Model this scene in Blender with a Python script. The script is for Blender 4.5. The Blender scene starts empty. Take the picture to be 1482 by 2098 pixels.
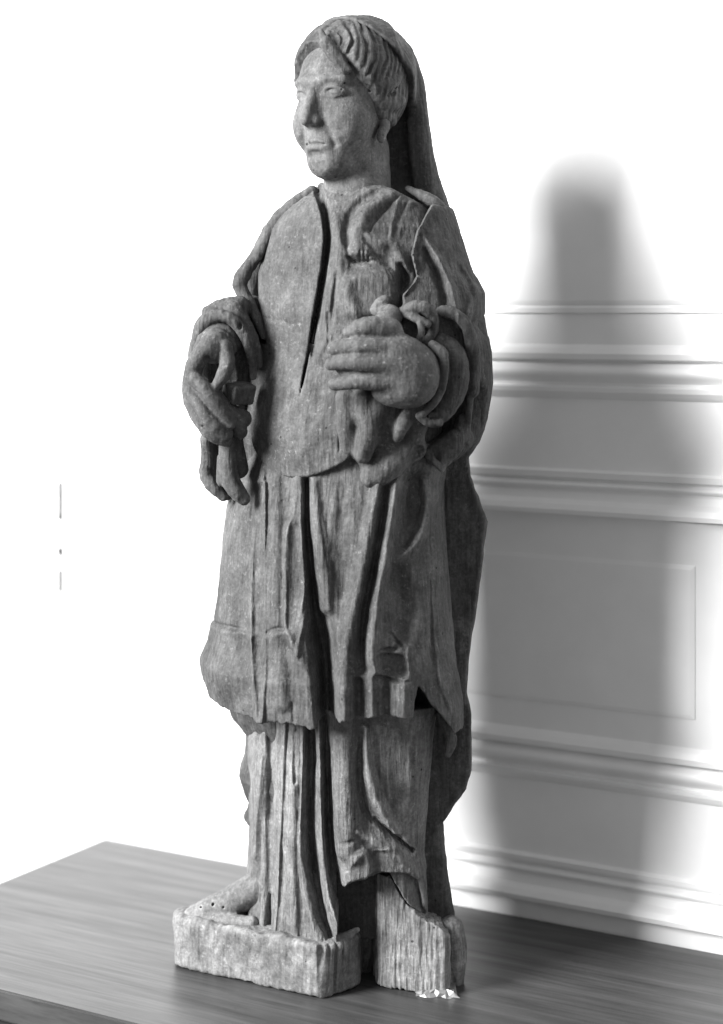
import bpy, math
import numpy as np

# ------------------------------------------------------------------ scene basics
SC = bpy.context.scene
COL = SC.collection
S = 0.0004                    # metres per modelling unit (statue is about 0.8 m tall)
F = 3615.0                    # camera distance to the statue axis, in modelling units
U0, V0 = 741.0, 635.0         # where the level camera axis meets the statue plane
HT = 1360.0                   # camera height above the table top
RNG = np.random.RandomState(7)

cam_d = bpy.data.cameras.new('camera')
cam = bpy.data.objects.new('camera', cam_d)
COL.objects.link(cam)
cam.location = (0, -F * S, HT * S)
cam.rotation_euler = (math.radians(90), 0, 0)
cam_d.sensor_fit = 'VERTICAL'
cam_d.sensor_height = 36.0
cam_d.lens = 36.0 * F / 2098.0
cam_d.shift_y = -(1049.0 - V0) / 2098.0
cam_d.clip_start = 0.05
cam_d.clip_end = 50
SC.camera = cam
cam_d.dof.use_dof = True
cam_d.dof.focus_distance = (F - 70) * S
cam_d.dof.aperture_fstop = 3.0

W = bpy.data.worlds.new('World')
SC.world = W
W.use_nodes = True
W.node_tree.nodes['Background'].inputs[0].default_value = (1, 1, 1, 1)
W.node_tree.nodes['Background'].inputs[1].default_value = 0.34
# light from the room: pale ceiling above, darker floor below
_n, _l = W.node_tree.nodes, W.node_tree.links
_tc = _n.new('ShaderNodeTexCoord')
_sx = _n.new('ShaderNodeSeparateXYZ')
_mr = _n.new('ShaderNodeMapRange')
_mr.inputs['From Min'].default_value = -1.0
_mr.inputs['To Min'].default_value = 0.35
_mr.inputs['To Max'].default_value = 1.65
_l.new(_tc.outputs['Generated'], _sx.inputs[0])
_l.new(_sx.outputs['Z'], _mr.inputs['Value'])
_l.new(_mr.outputs[0], _n['Background'].inputs[0])

def lamp(name, su, target, power, size, size_y):
    d = bpy.data.lights.new(name, 'AREA')
    d.shape = 'RECTANGLE'
    d.size = size
    d.size_y = size_y
    d.energy = power
    o = bpy.data.objects.new(name, d)
    COL.objects.link(o)
    from mathutils import Vector
    p = Vector((su[0] * S, su[1] * S, (su[2] + HT) * S))
    t = Vector((target[0] * S, target[1] * S, (target[2] + HT) * S))
    o.location = p
    o.rotation_euler = (t - p).to_track_quat('-Z', 'Y').to_euler()
    return o

_az, _el, _ld = math.radians(66.5), math.radians(24), 8900.0
lamp('studio_lamp', (-_ld * math.sin(_az) * math.cos(_el), -_ld * math.cos(_az) * math.cos(_el), -350 + _ld * math.sin(_el)), (100, 60, -350), 510.0, 1.15, 1.9)

SC.view_settings.view_transform = 'Standard'
SC.view_settings.look = 'None'
SC.view_settings.exposure = 0.0
SC.view_settings.gamma = 1.0

# ------------------------------------------------------------------ node helpers
def new_mat(name):
    m = bpy.data.materials.new(name)
    m.use_nodes = True
    nt = m.node_tree
    return m, nt, nt.nodes['Principled BSDF']

def nd(nt, t, **kw):
    n = nt.nodes.new(t)
    for k, v in kw.items():
        if k.startswith('i_'):
            n.inputs[k[2:]].default_value = v
        else:
            setattr(n, k, v)
    return n

def grey(v):
    return (v, v, v, 1)

def ramp(nt, src, stops):
    r = nd(nt, 'ShaderNodeValToRGB')
    e = r.color_ramp.elements
    while len(e) < len(stops):
        e.new(0.5)
    for el, (p, v) in zip(e, stops):
        el.position = p
        el.color = grey(v)
    nt.links.new(src, r.inputs[0])
    return r.outputs[0]

def mixc(nt, kind, fac, a, b):
    m = nd(nt, 'ShaderNodeMix', data_type='RGBA', blend_type=kind)
    if isinstance(fac, float):
        m.inputs[0].default_value = fac
    else:
        nt.links.new(fac, m.inputs[0])
    for sock, v in ((m.inputs[6], a), (m.inputs[7], b)):
        if isinstance(v, (int, float)):
            sock.default_value = grey(v)
        else:
            nt.links.new(v, sock)
    return m.outputs[2]

def noise(nt, co, scale, detail=4, rough=0.55, vec=None):
    if vec is not None:
        mp = nd(nt, 'ShaderNodeMapping')
        mp.inputs['Scale'].default_value = vec
        nt.links.new(co, mp.inputs[0])
        co = mp.outputs[0]
    n = nd(nt, 'ShaderNodeTexNoise', i_Scale=scale, i_Detail=detail, i_Roughness=rough)
    nt.links.new(co, n.inputs['Vector'])
    return n.outputs[0]

def wood_mat(name, base=0.24, chalk=0.35, grain=0.35, bump=0.35):
    """old carved wood with rubbed remains of pale ground, worm holes and vertical grain"""
    m, nt, bs = new_mat(name)
    L = nt.links
    co = nd(nt, 'ShaderNodeTexCoord').outputs['Object']
    big = noise(nt, co, 9, 5, 0.6)
    mid = noise(nt, co, 85, 6, 0.72)
    fine = noise(nt, co, 420, 3, 0.7)
    gr = noise(nt, co, 60, 6, 0.65, (5.0, 5.0, 0.32))
    gr2 = noise(nt, co, 160, 4, 0.7, (3.0, 3.0, 0.25))
    c = ramp(nt, big, [(0.28, base * 0.66), (0.5, base), (0.70, base * 1.36)])
    c = mixc(nt, 'MULTIPLY', 1.0, c, ramp(nt, mid, [(0.32, 0.68), (0.5, 1.0), (0.68, 1.28)]))
    c = mixc(nt, 'MULTIPLY', 1.0, c, ramp(nt, gr, [(0.32, 1 - grain), (0.5, 1.0), (0.7, 1 + grain * 0.5)]))
    c = mixc(nt, 'MULTIPLY', 1.0, c, ramp(nt, fine, [(0.3, 0.74), (0.5, 1.0), (0.7, 1.28)]))
    # rubbed high edges and patches where the surface has worn lighter
    geo = nd(nt, 'ShaderNodeNewGeometry')
    wear = mixc(nt, 'MULTIPLY', 1.0, ramp(nt, geo.outputs['Pointiness'], [(0.505, 0.0), (0.56, 1.0)]), ramp(nt, noise(nt, co, 40, 5, 0.7), [(0.38, 0.0), (0.62, 1.0)]))
    c = mixc(nt, 'MIX', wear, c, base * 2.0)
    c = mixc(nt, 'MULTIPLY', 1.0, c, ramp(nt, noise(nt, co, 24, 5, 0.75), [(0.45, 0.92), (0.66, 1.45)]))
    # pale chalky specks and rubbed patches
    sp = noise(nt, co, 210, 3, 0.75)
    pt_ = noise(nt, co, 22, 4, 0.6)
    mk = mixc(nt, 'MULTIPLY', 1.0, ramp(nt, sp, [(0.60, 0.0), (0.72, 1.0)]), ramp(nt, pt_, [(0.40, 0.05), (0.66, chalk)]))
    c = mixc(nt, 'MIX', mk, c, 0.42)
    # worm holes
    vo = nd(nt, 'ShaderNodeTexVoronoi', i_Scale=70.0)
    L.new(co, vo.inputs['Vector'])
    hole = ramp(nt, vo.outputs['Distance'], [(0.055, 1.0), (0.085, 0.0)])
    sel = ramp(nt, noise(nt, co, 30, 2, 0.5), [(0.52, 0.0), (0.56, 1.0)])
    hm = mixc(nt, 'MULTIPLY', 1.0, hole, sel)
    c = mixc(nt, 'MIX', hm, c, 0.02)
    L.new(c, bs.inputs['Base Color'])
    bs.inputs['Roughness'].default_value = 0.72
    bs.inputs['Specular IOR Level'].default_value = 0.22
    hgt = mixc(nt, 'ADD', 1.0, mixc(nt, 'MULTIPLY', 1.0, gr, min(1.0, 2.6 * grain)), mixc(nt, 'MULTIPLY', 1.0, gr2, min(0.8, 1.7 * grain)))
    hgt = mixc(nt, 'ADD', 1.0, hgt, mixc(nt, 'MULTIPLY', 1.0, mid, 0.6))
    hgt = mixc(nt, 'ADD', 1.0, hgt, mixc(nt, 'MULTIPLY', 1.0, fine, 0.25))
    hgt = mixc(nt, 'SUBTRACT', 1.0, hgt, hm)
    b = nd(nt, 'ShaderNodeBump', i_Strength=bump, i_Distance=0.0035)
    L.new(hgt, b.inputs['Height'])
    L.new(b.outputs[0], bs.inputs['Normal'])
    return m

M_WOOD = wood_mat('carved_wood', 0.072, 0.34, 0.21, 0.45)
M_FACE = wood_mat('carved_wood_face', 0.098, 0.36, 0.14, 0.42)
M_HAND = wood_mat('carved_wood_hand', 0.078, 0.8, 0.07, 0.45)
M_BASE = wood_mat('raw_split_wood', 0.140, 0.45, 0.36, 0.55)
M_BIB = wood_mat('carved_wood_bib', 0.074, 0.36, 0.16, 0.42)
M_PLINTH = wood_mat('rubbed_base_wood', 0.160, 0.55, 0.10, 0.5)
M_MANTLE = wood_mat('carved_wood_cloak', 0.060, 0.16, 0.3, 0.5)

# ------------------------------------------------------------------ sculpting kit
def pt(u, v, w=0.0):
    k = (F + w) / F
    return np.array([(u - U0) * k, w, (V0 - v) * k])

def chaikin(p, n=2, closed=False):
    p = np.asarray(p, float)
    for _ in range(n):
        if closed:
            q = np.roll(p, -1, 0)
            a, b = 0.75 * p + 0.25 * q, 0.25 * p + 0.75 * q
            p = np.stack([a, b], 1).reshape(-1, p.shape[1])
        else:
            a, b = 0.75 * p[:-1] + 0.25 * p[1:], 0.25 * p[:-1] + 0.75 * p[1:]
            p = np.concatenate([p[:1], np.stack([a, b], 1).reshape(-1, p.shape[1]), p[-1:]])
    return p

def sstep(a, b, x):
    t = np.clip((x - a) / (b - a), 0, 1)
    return t * t * (3 - 2 * t)

def smin(a, b, k):
    h = np.clip(0.5 + 0.5 * (b - a) / k, 0, 1)
    return b + (a - b) * h - k * h * (1 - h)

def smax(a, b, k):
    return -smin(-a, -b, k)

class Noise3:
    def __init__(self, seed, n=32):
        self.n = n
        self.t = np.random.RandomState(seed).rand(n, n, n).astype(np.float32) * 2 - 1
    def __call__(self, x, y, z):
        n = self.n
        xi, yi, zi = np.floor(x).astype(int), np.floor(y).astype(int), np.floor(z).astype(int)
        fx, fy, fz = x - xi, y - yi, z - zi
        fx, fy, fz = [f * f * (3 - 2 * f) for f in (fx, fy, fz)]
        xi, yi, zi = xi % n, yi % n, zi % n
        xj, yj, zj = (xi + 1) % n, (yi + 1) % n, (zi + 1) % n
        t = self.t
        a = t[xi, yi, zi] * (1 - fx) + t[xj, yi, zi] * fx
        b = t[xi, yj, zi] * (1 - fx) + t[xj, yj, zi] * fx
        c = t[xi, yi, zj] * (1 - fx) + t[xj, yi, zj] * fx
        d = t[xi, yj, zj] * (1 - fx) + t[xj, yj, zj] * fx
        return (a * (1 - fy) + b * fy) * (1 - fz) + (c * (1 - fy) + d * fy) * fz
N1, N2 = Noise3(3), Noise3(11)

class Grid:
    """a box of voxels; the field is negative inside the wood"""
    def __init__(self, lo, hi, h):
        self.h = h
        self.lo = np.asarray(lo, float)
        n = np.ceil((np.asarray(hi, float) - self.lo) / h).astype(int) + 1
        self.n = n
        ax = [self.lo[i] + h * np.arange(n[i]) for i in range(3)]
        self.ax = ax
        self.X = ax[0][:, None, None].astype(np.float32)
        self.Y = ax[1][None, :, None].astype(np.float32)
        self.Z = ax[2][None, None, :].astype(np.float32)
        self.f = np.full(n, 1e3, np.float32)
        self.dw = 0.0
    def sub(self, lo, hi):
        sl = []
        for i in range(3):
            a = int(max(0, math.floor((lo[i] - self.lo[i]) / self.h)))
            b = int(min(self.n[i], math.ceil((hi[i] - self.lo[i]) / self.h) + 1))
            if b <= a:
                return None
            sl.append(slice(a, b))
        return tuple(sl)
    def _apply(self, sl, d, k, op):
        cur = self.f[sl]
        if op == 'add':
            self.f[sl] = smin(cur, d, k) if k > 0 else np.minimum(cur, d)
        else:
            self.f[sl] = smax(cur, -d, k) if k > 0 else np.maximum(cur, -d)
    def chain(self, pts, k=6.0, op='add', flat=None, smooth=1):
        """tapering tube through (u, v, w, radius) points; flat = squash factor along depth"""
        p = chaikin(pts, smooth) if len(pts) > 2 and smooth else np.asarray(pts, float)
        q = np.array([[*pt(a[0], a[1], a[2] + self.dw), a[3]] for a in p])
        self.chain_su(q, k, op, flat)
    def chain_su(self, q, k=6.0, op='add', flat=None):
        q = np.asarray(q, float)
        rm = q[:, 3].max() + k + 3 * self.h
        sl = self.sub(q[:, :3].min(0) - rm, q[:, :3].max(0) + rm)
        if sl is None:
            return
        X, Y, Z = self.X[sl[0]], self.Y[:, sl[1]], self.Z[:, :, sl[2]]
        best = None
        for a, b in zip(q[:-1], q[1:]):
            e = b - a
            L2 = max(float(e[:3] @ e[:3]), 1e-6)
            t = np.clip(((X - a[0]) * e[0] + (Y - a[1]) * e[1] + (Z - a[2]) * e[2]) / L2, 0, 1)
            fy = 1.0 if flat is None else flat
            d = np.sqrt((X - a[0] - t * e[0]) ** 2 + ((Y - a[1] - t * e[1]) * fy) ** 2 + (Z - a[2] - t * e[2]) ** 2) - (a[3] + t * e[3])
            best = d if best is None else np.minimum(best, d)
        self._apply(sl, best.astype(np.float32), k, op)
    def ell(self, c, r, k=6.0, op='add', rot=0.0, roll=0.0):
        """ellipsoid at (u, v, w) with radii, turned by rot about the vertical and rolled in the picture plane"""
        self.ell_su(pt(c[0], c[1], c[2] + self.dw), r, k, op, rot, roll)
    def ell_su(self, c, r, k=6.0, op='add', rot=0.0, roll=0.0):
        m = max(r) + k + 3 * self.h
        sl = self.sub(c - m, c + m)
        if sl is None:
            return
        dx, dy, dz = self.X[sl[0]] - c[0], self.Y[:, sl[1]] - c[1], self.Z[:, :, sl[2]] - c[2]
        if rot:
            cs, sn = math.cos(rot), math.sin(rot)
            dx, dy = dx * cs - dy * sn, dx * sn + dy * cs
        if roll:
            cs, sn = math.cos(roll), math.sin(roll)
            dx, dz = dx * cs - dz * sn, dx * sn + dz * cs
        k0 = np.sqrt((dx / r[0]) ** 2 + (dy / r[1]) ** 2 + (dz / r[2]) ** 2)
        k1 = np.sqrt((dx / r[0] ** 2) ** 2 + (dy / r[1] ** 2) ** 2 + (dz / r[2] ** 2) ** 2) + 1e-6
        self._apply(sl, (k0 * (k0 - 1) / k1).astype(np.float32), k, op)
    def box(self, c, r, k=4.0, op='add', rot=0.0, roll=0.0, rnd=3.0):
        c = pt(c[0], c[1], c[2] + self.dw)
        m = float(np.linalg.norm(r)) + k + 3 * self.h
        sl = self.sub(c - m, c + m)
        dx, dy, dz = self.X[sl[0]] - c[0], self.Y[:, sl[1]] - c[1], self.Z[:, :, sl[2]] - c[2]
        if rot:
            cs, sn = math.cos(rot), math.sin(rot)
            dx, dy = dx * cs - dy * sn, dx * sn + dy * cs
        if roll:
            cs, sn = math.cos(roll), math.sin(roll)
            dx, dz = dx * cs - dz * sn, dx * sn + dz * cs
        qx, qy, qz = np.abs(dx) - r[0] + rnd, np.abs(dy) - r[1] + rnd, np.abs(dz) - r[2] + rnd
        d = np.sqrt(np.maximum(qx, 0) ** 2 + np.maximum(qy, 0) ** 2 + np.maximum(qz, 0) ** 2) + np.minimum(np.maximum(np.maximum(qx, qy), qz), 0) - rnd
        self._apply(sl, d.astype(np.float32), k, op)

def surface_nets(g):
    f = g.f
    ins = f < 0
    nx, ny, nz = f.shape
    cnt = np.zeros((nx - 1, ny - 1, nz - 1), np.int8)
    for i in (0, 1):
        for j in (0, 1):
            for k in (0, 1):
                cnt += ins[i:nx - 1 + i, j:ny - 1 + j, k:nz - 1 + k]
    act = (cnt > 0) & (cnt < 8)
    idx = np.argwhere(act)
    vid = np.full(act.shape, -1, np.int32)
    vid[act] = np.arange(len(idx))
    acc = np.zeros((len(idx), 3))
    num = np.zeros(len(idx))
    corners = [(0, 0, 0), (1, 0, 0), (0, 1, 0), (1, 1, 0), (0, 0, 1), (1, 0, 1), (0, 1, 1), (1, 1, 1)]
    cv = [f[idx[:, 0] + c[0], idx[:, 1] + c[1], idx[:, 2] + c[2]].astype(float) for c in corners]
    for a in range(8):
        for b in range(a + 1, 8):
            if sum(abs(corners[a][i] - corners[b][i]) for i in range(3)) != 1:
                continue
            x = (cv[a] < 0) != (cv[b] < 0)
            t = np.where(x, cv[a] / np.where(x, cv[a] - cv[b], 1), 0)
            p = np.array(corners[a])[None] + t[:, None] * (np.array(corners[b]) - np.array(corners[a]))[None]
            acc += p * x[:, None]
            num += x
    V = g.lo + g.h * (idx + acc / num[:, None])
    Q = []
    for axis in range(3):
        sl0 = [slice(None)] * 3
        sl1 = [slice(None)] * 3
        sl0[axis] = slice(0, -1)
        sl1[axis] = slice(1, None)
        d = ins[tuple(sl0)] != ins[tuple(sl1)]
        e = np.argwhere(d)
        o1, o2 = (axis + 1) % 3, (axis + 2) % 3
        ok = (e[:, o1] > 0) & (e[:, o2] > 0) & (e[:, o1] < f.shape[o1] - 1) & (e[:, o2] < f.shape[o2] - 1)
        e = e[ok]
        s = ins[e[:, 0], e[:, 1], e[:, 2]]
        def at(a, b):
            c = e.copy()
            c[:, o1] -= a
            c[:, o2] -= b
            return vid[c[:, 0], c[:, 1], c[:, 2]]
        q = np.stack([at(1, 1), at(0, 1), at(0, 0), at(1, 0)], 1)
        q[~s] = q[~s][:, ::-1]
        Q.append(q)
    Q = np.concatenate(Q)
    Q = Q[(Q >= 0).all(1)]
    return V, Q

def normals(V, Q):
    n = np.cross(V[Q[:, 2]] - V[Q[:, 0]], V[Q[:, 3]] - V[Q[:, 1]])
    N = np.stack([np.bincount(Q.ravel(), np.repeat(n[:, i], 4), len(V)) for i in range(3)], 1)
    return N / (np.linalg.norm(N, axis=1, keepdims=True) + 1e-9)

def link_mesh(name, V, Q, mat, parent=None, smooth=True):
    me = bpy.data.meshes.new(name)
    me.vertices.add(len(V))
    me.vertices.foreach_set('co', np.ascontiguousarray(V, np.float32).ravel())
    me.loops.add(Q.size)
    me.loops.foreach_set('vertex_index', np.ascontiguousarray(Q, np.int32).ravel())
    me.polygons.add(len(Q))
    me.polygons.foreach_set('loop_start', np.arange(0, Q.size, Q.shape[1], dtype=np.int32))
    me.update(calc_edges=True)
    me.validate()
    if smooth:
        me.polygons.foreach_set('use_smooth', np.ones(len(me.polygons), bool))
    me.materials.append(mat)
    o = bpy.data.objects.new(name, me)
    COL.objects.link(o)
    if parent:
        o.parent = parent
    return o

def carve(name, g, mat, parent, rough=1.6, grain=1.0, label=None):
    V, Q = surface_nets(g)
    N = normals(V, Q)
    x, y, z = V.T
    d = rough * (0.9 * N1(x / 34, y / 34, z / 60) + 0.5 * N2(x / 13, y / 13, z / 20))
    d += grain * 0.9 * N2(x / 5.5 + 0.4 * N1(x / 40, y / 40, z / 60), y / 5.5, z / 75)
    d += grain * 0.5 * N1(x / 3.2, y / 3.2, z / 22)
    V = V + N * d[:, None]
    V[:, 2] += HT
    o = link_mesh(name, V * S, Q, mat, parent)
    if label:
        o['label'] = label
    return o

PHI = math.radians(30)
CP, SP = math.cos(PHI), math.sin(PHI)

class Loft:
    """a stack of ellipses turned with the statue: rows of (v, left u, right u, depth/width, w of the axis)"""
    def __init__(self, rows):
        r = np.array(rows, float)
        k = (F + r[:, 4]) / F
        z = (V0 - r[:, 0]) * k
        o = np.argsort(z)
        self.z = z[o]
        self.l = ((r[:, 1] - U0) * k)[o]
        self.r = ((r[:, 2] - U0) * k)[o]
        self.rho = r[o, 3]
        self.w = r[o, 4]
    def prm(self, Z):
        i = lambda a: np.interp(Z, self.z, a)
        l, r, rho, w = i(self.l), i(self.r), i(self.rho), i(self.w)
        hx = (r - l) / 2
        a = hx / np.sqrt(CP ** 2 + rho ** 2 * SP ** 2)
        return (l + r) / 2, w, a, rho * a
    def front(self, X, Z):
        cx, cy, a, b = self.prm(Z)
        lim = 0.985 * np.sqrt((a * CP) ** 2 + (b * SP) ** 2)
        dx = np.clip(X - cx, -lim, lim)
        A = SP ** 2 / a ** 2 + CP ** 2 / b ** 2
        B = 2 * dx * CP * SP * (1 / b ** 2 - 1 / a ** 2)
        C = dx ** 2 * (CP ** 2 / a ** 2 + SP ** 2 / b ** 2) - 1
        D = np.sqrt(np.maximum(B * B - 4 * A * C, 0))
        return cy + (-B - D) / (2 * A)
    def to_xz(self, u, v):
        w = 0.0
        for _ in range(6):
            X, _, Z = pt(u, v, w)
            w = float(self.front(X, Z))
        X, _, Z = pt(u, v, w)
        return X, Z
    def field(self, g, relief=None):
        cx, cy, a, b = [q.astype(np.float32)[None, None, :] for q in self.prm(g.ax[2])]
        dx, dy = g.X - cx, g.Y - cy
        p = dx * np.float32(CP) - dy * np.float32(SP)
        q = dx * np.float32(SP) + dy * np.float32(CP)
        pa, qb = p / a, q / b
        k0 = np.sqrt(pa * pa + qb * qb)
        k1 = np.sqrt((pa / a) ** 2 + (qb / b) ** 2) + 1e-6
        d = k0 * (k0 - 1) / k1
        if relief is not None:
            fr = (-p * SP / a ** 2 + q * CP / b ** 2) * b
            d = d - relief[:, None, :] * (1 - sstep(-0.15, 0.2, fr))
        return d.astype(np.float32)

class Relief:
    """a height map over the front of a loft, worked with chisel strokes"""
    def __init__(self, g, loft):
        self.g, self.loft = g, loft
        self.H = np.zeros((g.n[0], g.n[2]), np.float32)
    def xz(self, pts, smooth=2, closed=False):
        p = np.asarray(pts, float)
        q = np.array([[*self.loft.to_xz(a[0], a[1]), *a[2:]] for a in p])
        return chaikin(q, smooth, closed) if len(q) > 2 and smooth else q
    def dist(self, q, pad):
        g = self.g
        lo, hi = q[:, :2].min(0) - pad, q[:, :2].max(0) + pad
        a = np.clip(np.floor((lo - g.lo[[0, 2]]) / g.h).astype(int), 0, None)
        b = np.minimum(np.ceil((hi - g.lo[[0, 2]]) / g.h).astype(int) + 1, g.n[[0, 2]])
        if (b <= a).any():
            return None
        X = g.ax[0][a[0]:b[0], None]
        Z = g.ax[2][None, a[1]:b[1]]
        best = np.full((b[0] - a[0], b[1] - a[1]), 1e9)
        side = np.zeros_like(best)
        val = np.ones_like(best)
        for s, e in zip(q[:-1], q[1:]):
            dx, dz = e[0] - s[0], e[1] - s[1]
            L2 = dx * dx + dz * dz + 1e-9
            t = np.clip(((X - s[0]) * dx + (Z - s[1]) * dz) / L2, 0, 1)
            ex, ez = X - s[0] - t * dx, Z - s[1] - t * dz
            d = np.sqrt(ex * ex + ez * ez)
            m = d < best
            best = np.where(m, d, best)
            side = np.where(m, dx * (Z - s[1]) - dz * (X - s[0]), side)
            if q.shape[1] > 2:
                val = np.where(m, s[2] + t * (e[2] - s[2]), val)
        return (slice(a[0], b[0]), slice(a[1], b[1])), best, side, val
    def ridge(self, pts, w, h, sharp=1.0):
        """round ridge (h > 0) or gouge (h < 0); a third value per point scales the width"""
        if len(pts[0]) == 2:
            n = len(pts)
            pts = [(a, b, 0.45 if i in (0, n - 1) and n > 2 else 1.0) for i, (a, b) in enumerate(pts)]
        q = self.xz(pts)
        mx = w * q[:, 2].max()
        r = self.dist(q, mx * 1.1 + 2)
        if r is None:
            return
        sl, d, _, val = r
        t = np.clip(1 - d / (w * val), 0, 1)
        prof = (t * t * (3 - 2 * t)) if sharp == 1.0 else t ** sharp
        self.H[sl] += h * prof * np.clip(val, 0, 1) ** 0.9
    def lip(self, pts, w, h, e=4.0, right=True):
        """cloth edge: stands h proud on one side of the line and fades out over w; falls off over e on the other"""
        q = self.xz(pts)
        r = self.dist(q, w * 1.05 + 4)
        if r is None:
            return
        sl, d, side, _ = r
        s = -np.sign(side) * (1 if right else -1)      # + on the proud side
        t = np.where(s >= 0, np.clip(1 - d / w, 0, 1) ** 1.3, np.clip(1 - d / e, 0, 1))
        self.H[sl] += h * t
    def done(self):
        H = self.H
        for ax in (0, 1):
            P = np.pad(H, [(1, 1) if i == ax else (0, 0) for i in (0, 1)], mode='edge')
            n = H.shape[ax]
            H = 0.25 * P.take(range(0, n), ax) + 0.5 * P.take(range(1, n + 1), ax) + 0.25 * P.take(range(2, n + 2), ax)
        return H
    def poly(self, pts, h, e=5.0, smooth=1):
        d = self.polyd(pts, smooth)
        self.H += (h * (1 - sstep(-e, e, d))).astype(np.float32)
    def polyd(self, pts, smooth=1):
        q = self.xz(pts, smooth, True)
        return poly_sd(self.g, q)

def poly_sd(g, q):
    X, Z = g.ax[0][:, None], g.ax[2][None, :]
    best = np.full((g.n[0], g.n[2]), 1e9)
    ins = np.zeros((g.n[0], g.n[2]), bool)
    for s, e in zip(q, np.roll(q, -1, 0)):
        dx, dz = e[0] - s[0], e[1] - s[1]
        t = np.clip(((X - s[0]) * dx + (Z - s[1]) * dz) / (dx * dx + dz * dz + 1e-9), 0, 1)
        best = np.minimum(best, (X - s[0] - t * dx) ** 2 + (Z - s[1] - t * dz) ** 2)
        if abs(dz) > 1e-9:
            c = ((s[1] > Z) != (e[1] > Z)) & (X < dx * (Z - s[1]) / dz + s[0])
            ins ^= c
    d = np.sqrt(best)
    return np.where(ins, -d, d).astype(np.float32)

def hem(g, loft, pts):
    """height of a hem line over x, for clipping"""
    q = np.array([loft.to_xz(a, b) for a, b in pts])
    q = q[np.argsort(q[:, 0])]
    return np.interp(g.ax[0], q[:, 0], q[:, 1])[:, None, None].astype(np.float32)

# ------------------------------------------------------------------ custom properties
def tag(o, label=None, cat=None, kind=None, group=None):
    if label: o['label'] = label
    if cat: o['category'] = cat
    if kind: o['kind'] = kind
    if group: o['group'] = group
    return o

def empty(name, loc, label, cat):
    o = bpy.data.objects.new(name, None)
    o.empty_display_size = 0.05
    o.location = loc
    COL.objects.link(o)
    return tag(o, label, cat)

# ------------------------------------------------------------------ table and wall
WD = np.array([0.867, -0.4975])            # along the wall, to the right
WN = np.array([-0.4975, -0.867])           # out of the wall into the room
WP = np.array([-660.0, 925.0])             # back left corner of the table
ANG = math.atan2(WD[1], WD[0])

def table_mat():
    m, nt, bs = new_mat('polished_table_wood')
    L = nt.links
    co = nd(nt, 'ShaderNodeTexCoord').outputs['Object']
    g1 = noise(nt, co, 30, 6, 0.6, (0.16, 2.6, 1.0))
    g2 = noise(nt, co, 120, 5, 0.7, (0.10, 2.2, 1.0))
    big = noise(nt, co, 6, 3, 0.5, (0.6, 1.6, 1.0))
    c = ramp(nt, g1, [(0.3, 0.034), (0.5, 0.052), (0.7, 0.072)])
    c = mixc(nt, 'MULTIPLY', 1.0, c, ramp(nt, g2, [(0.3, 0.6), (0.5, 1.0), (0.7, 1.3)]))
    c = mixc(nt, 'MULTIPLY', 1.0, c, ramp(nt, big, [(0.3, 0.8), (0.7, 1.15)]))
    st = ramp(nt, noise(nt, co, 28, 3, 0.6), [(0.70, 1.0), (0.76, 0.55)])
    c = mixc(nt, 'MULTIPLY', 1.0, c, st)
    L.new(c, bs.inputs['Base Color'])
    bs.inputs['Specular IOR Level'].default_value = 0.33
    L.new(ramp(nt, g1, [(0.3, 0.42), (0.7, 0.33)]), bs.inputs['Roughness'])
    b = nd(nt, 'ShaderNodeBump', i_Strength=0.12, i_Distance=0.001)
    L.new(g2, b.inputs['Height'])
    L.new(b.outputs[0], bs.inputs['Normal'])
    return m
M_TABLE = table_mat()

def wall_mat():
    m, nt, bs = new_mat('white_gloss_paint')
    co = nd(nt, 'ShaderNodeTexCoord').outputs['Object']
    n = noise(nt, co, 14, 4, 0.6)
    nt.links.new(ramp(nt, n, [(0.3, 0.80), (0.7, 0.86)]), bs.inputs['Base Color'])
    bs.inputs['Roughness'].default_value = 0.45
    b = nd(nt, 'ShaderNodeBump', i_Strength=0.08, i_Distance=0.001)
    nt.links.new(noise(nt, co, 90, 4, 0.6), b.inputs['Height'])
    nt.links.new(b.outputs[0], bs.inputs['Normal'])
    return m
M_WALL = wall_mat()
M_DARK, _nt, _b = new_mat('dark_metal')
_b.inputs['Base Color'].default_value = grey(0.035)
_b.inputs['Roughness'].default_value = 0.6

def prism(name, prof, s0, s1, mat, parent, closed=True):
    """extrude a (height, out) outline along the wall from s0 to s1"""
    n = len(prof)
    V = []
    for s in (s0, s1):
        for z, o in prof:
            V.append((s * S, -o * S, (z + HT) * S))
    Q = [(i, (i + 1) % n, n + (i + 1) % n, n + i) for i in range(n if closed else n - 1)]
    me = bpy.data.meshes.new(name)
    faces = [tuple(q) for q in Q]
    if closed:
        faces += [tuple(range(n))[::-1], tuple(range(n, 2 * n))]
    me.from_pydata(V, [], faces)
    me.validate()
    import bmesh
    bm = bmesh.new()
    bm.from_mesh(me)
    bmesh.ops.recalc_face_normals(bm, faces=bm.faces)
    bm.to_mesh(me)
    bm.free()
    me.materials.append(mat)
    o = bpy.data.objects.new(name, me)
    COL.objects.link(o)
    o.parent = parent
    return o

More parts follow.
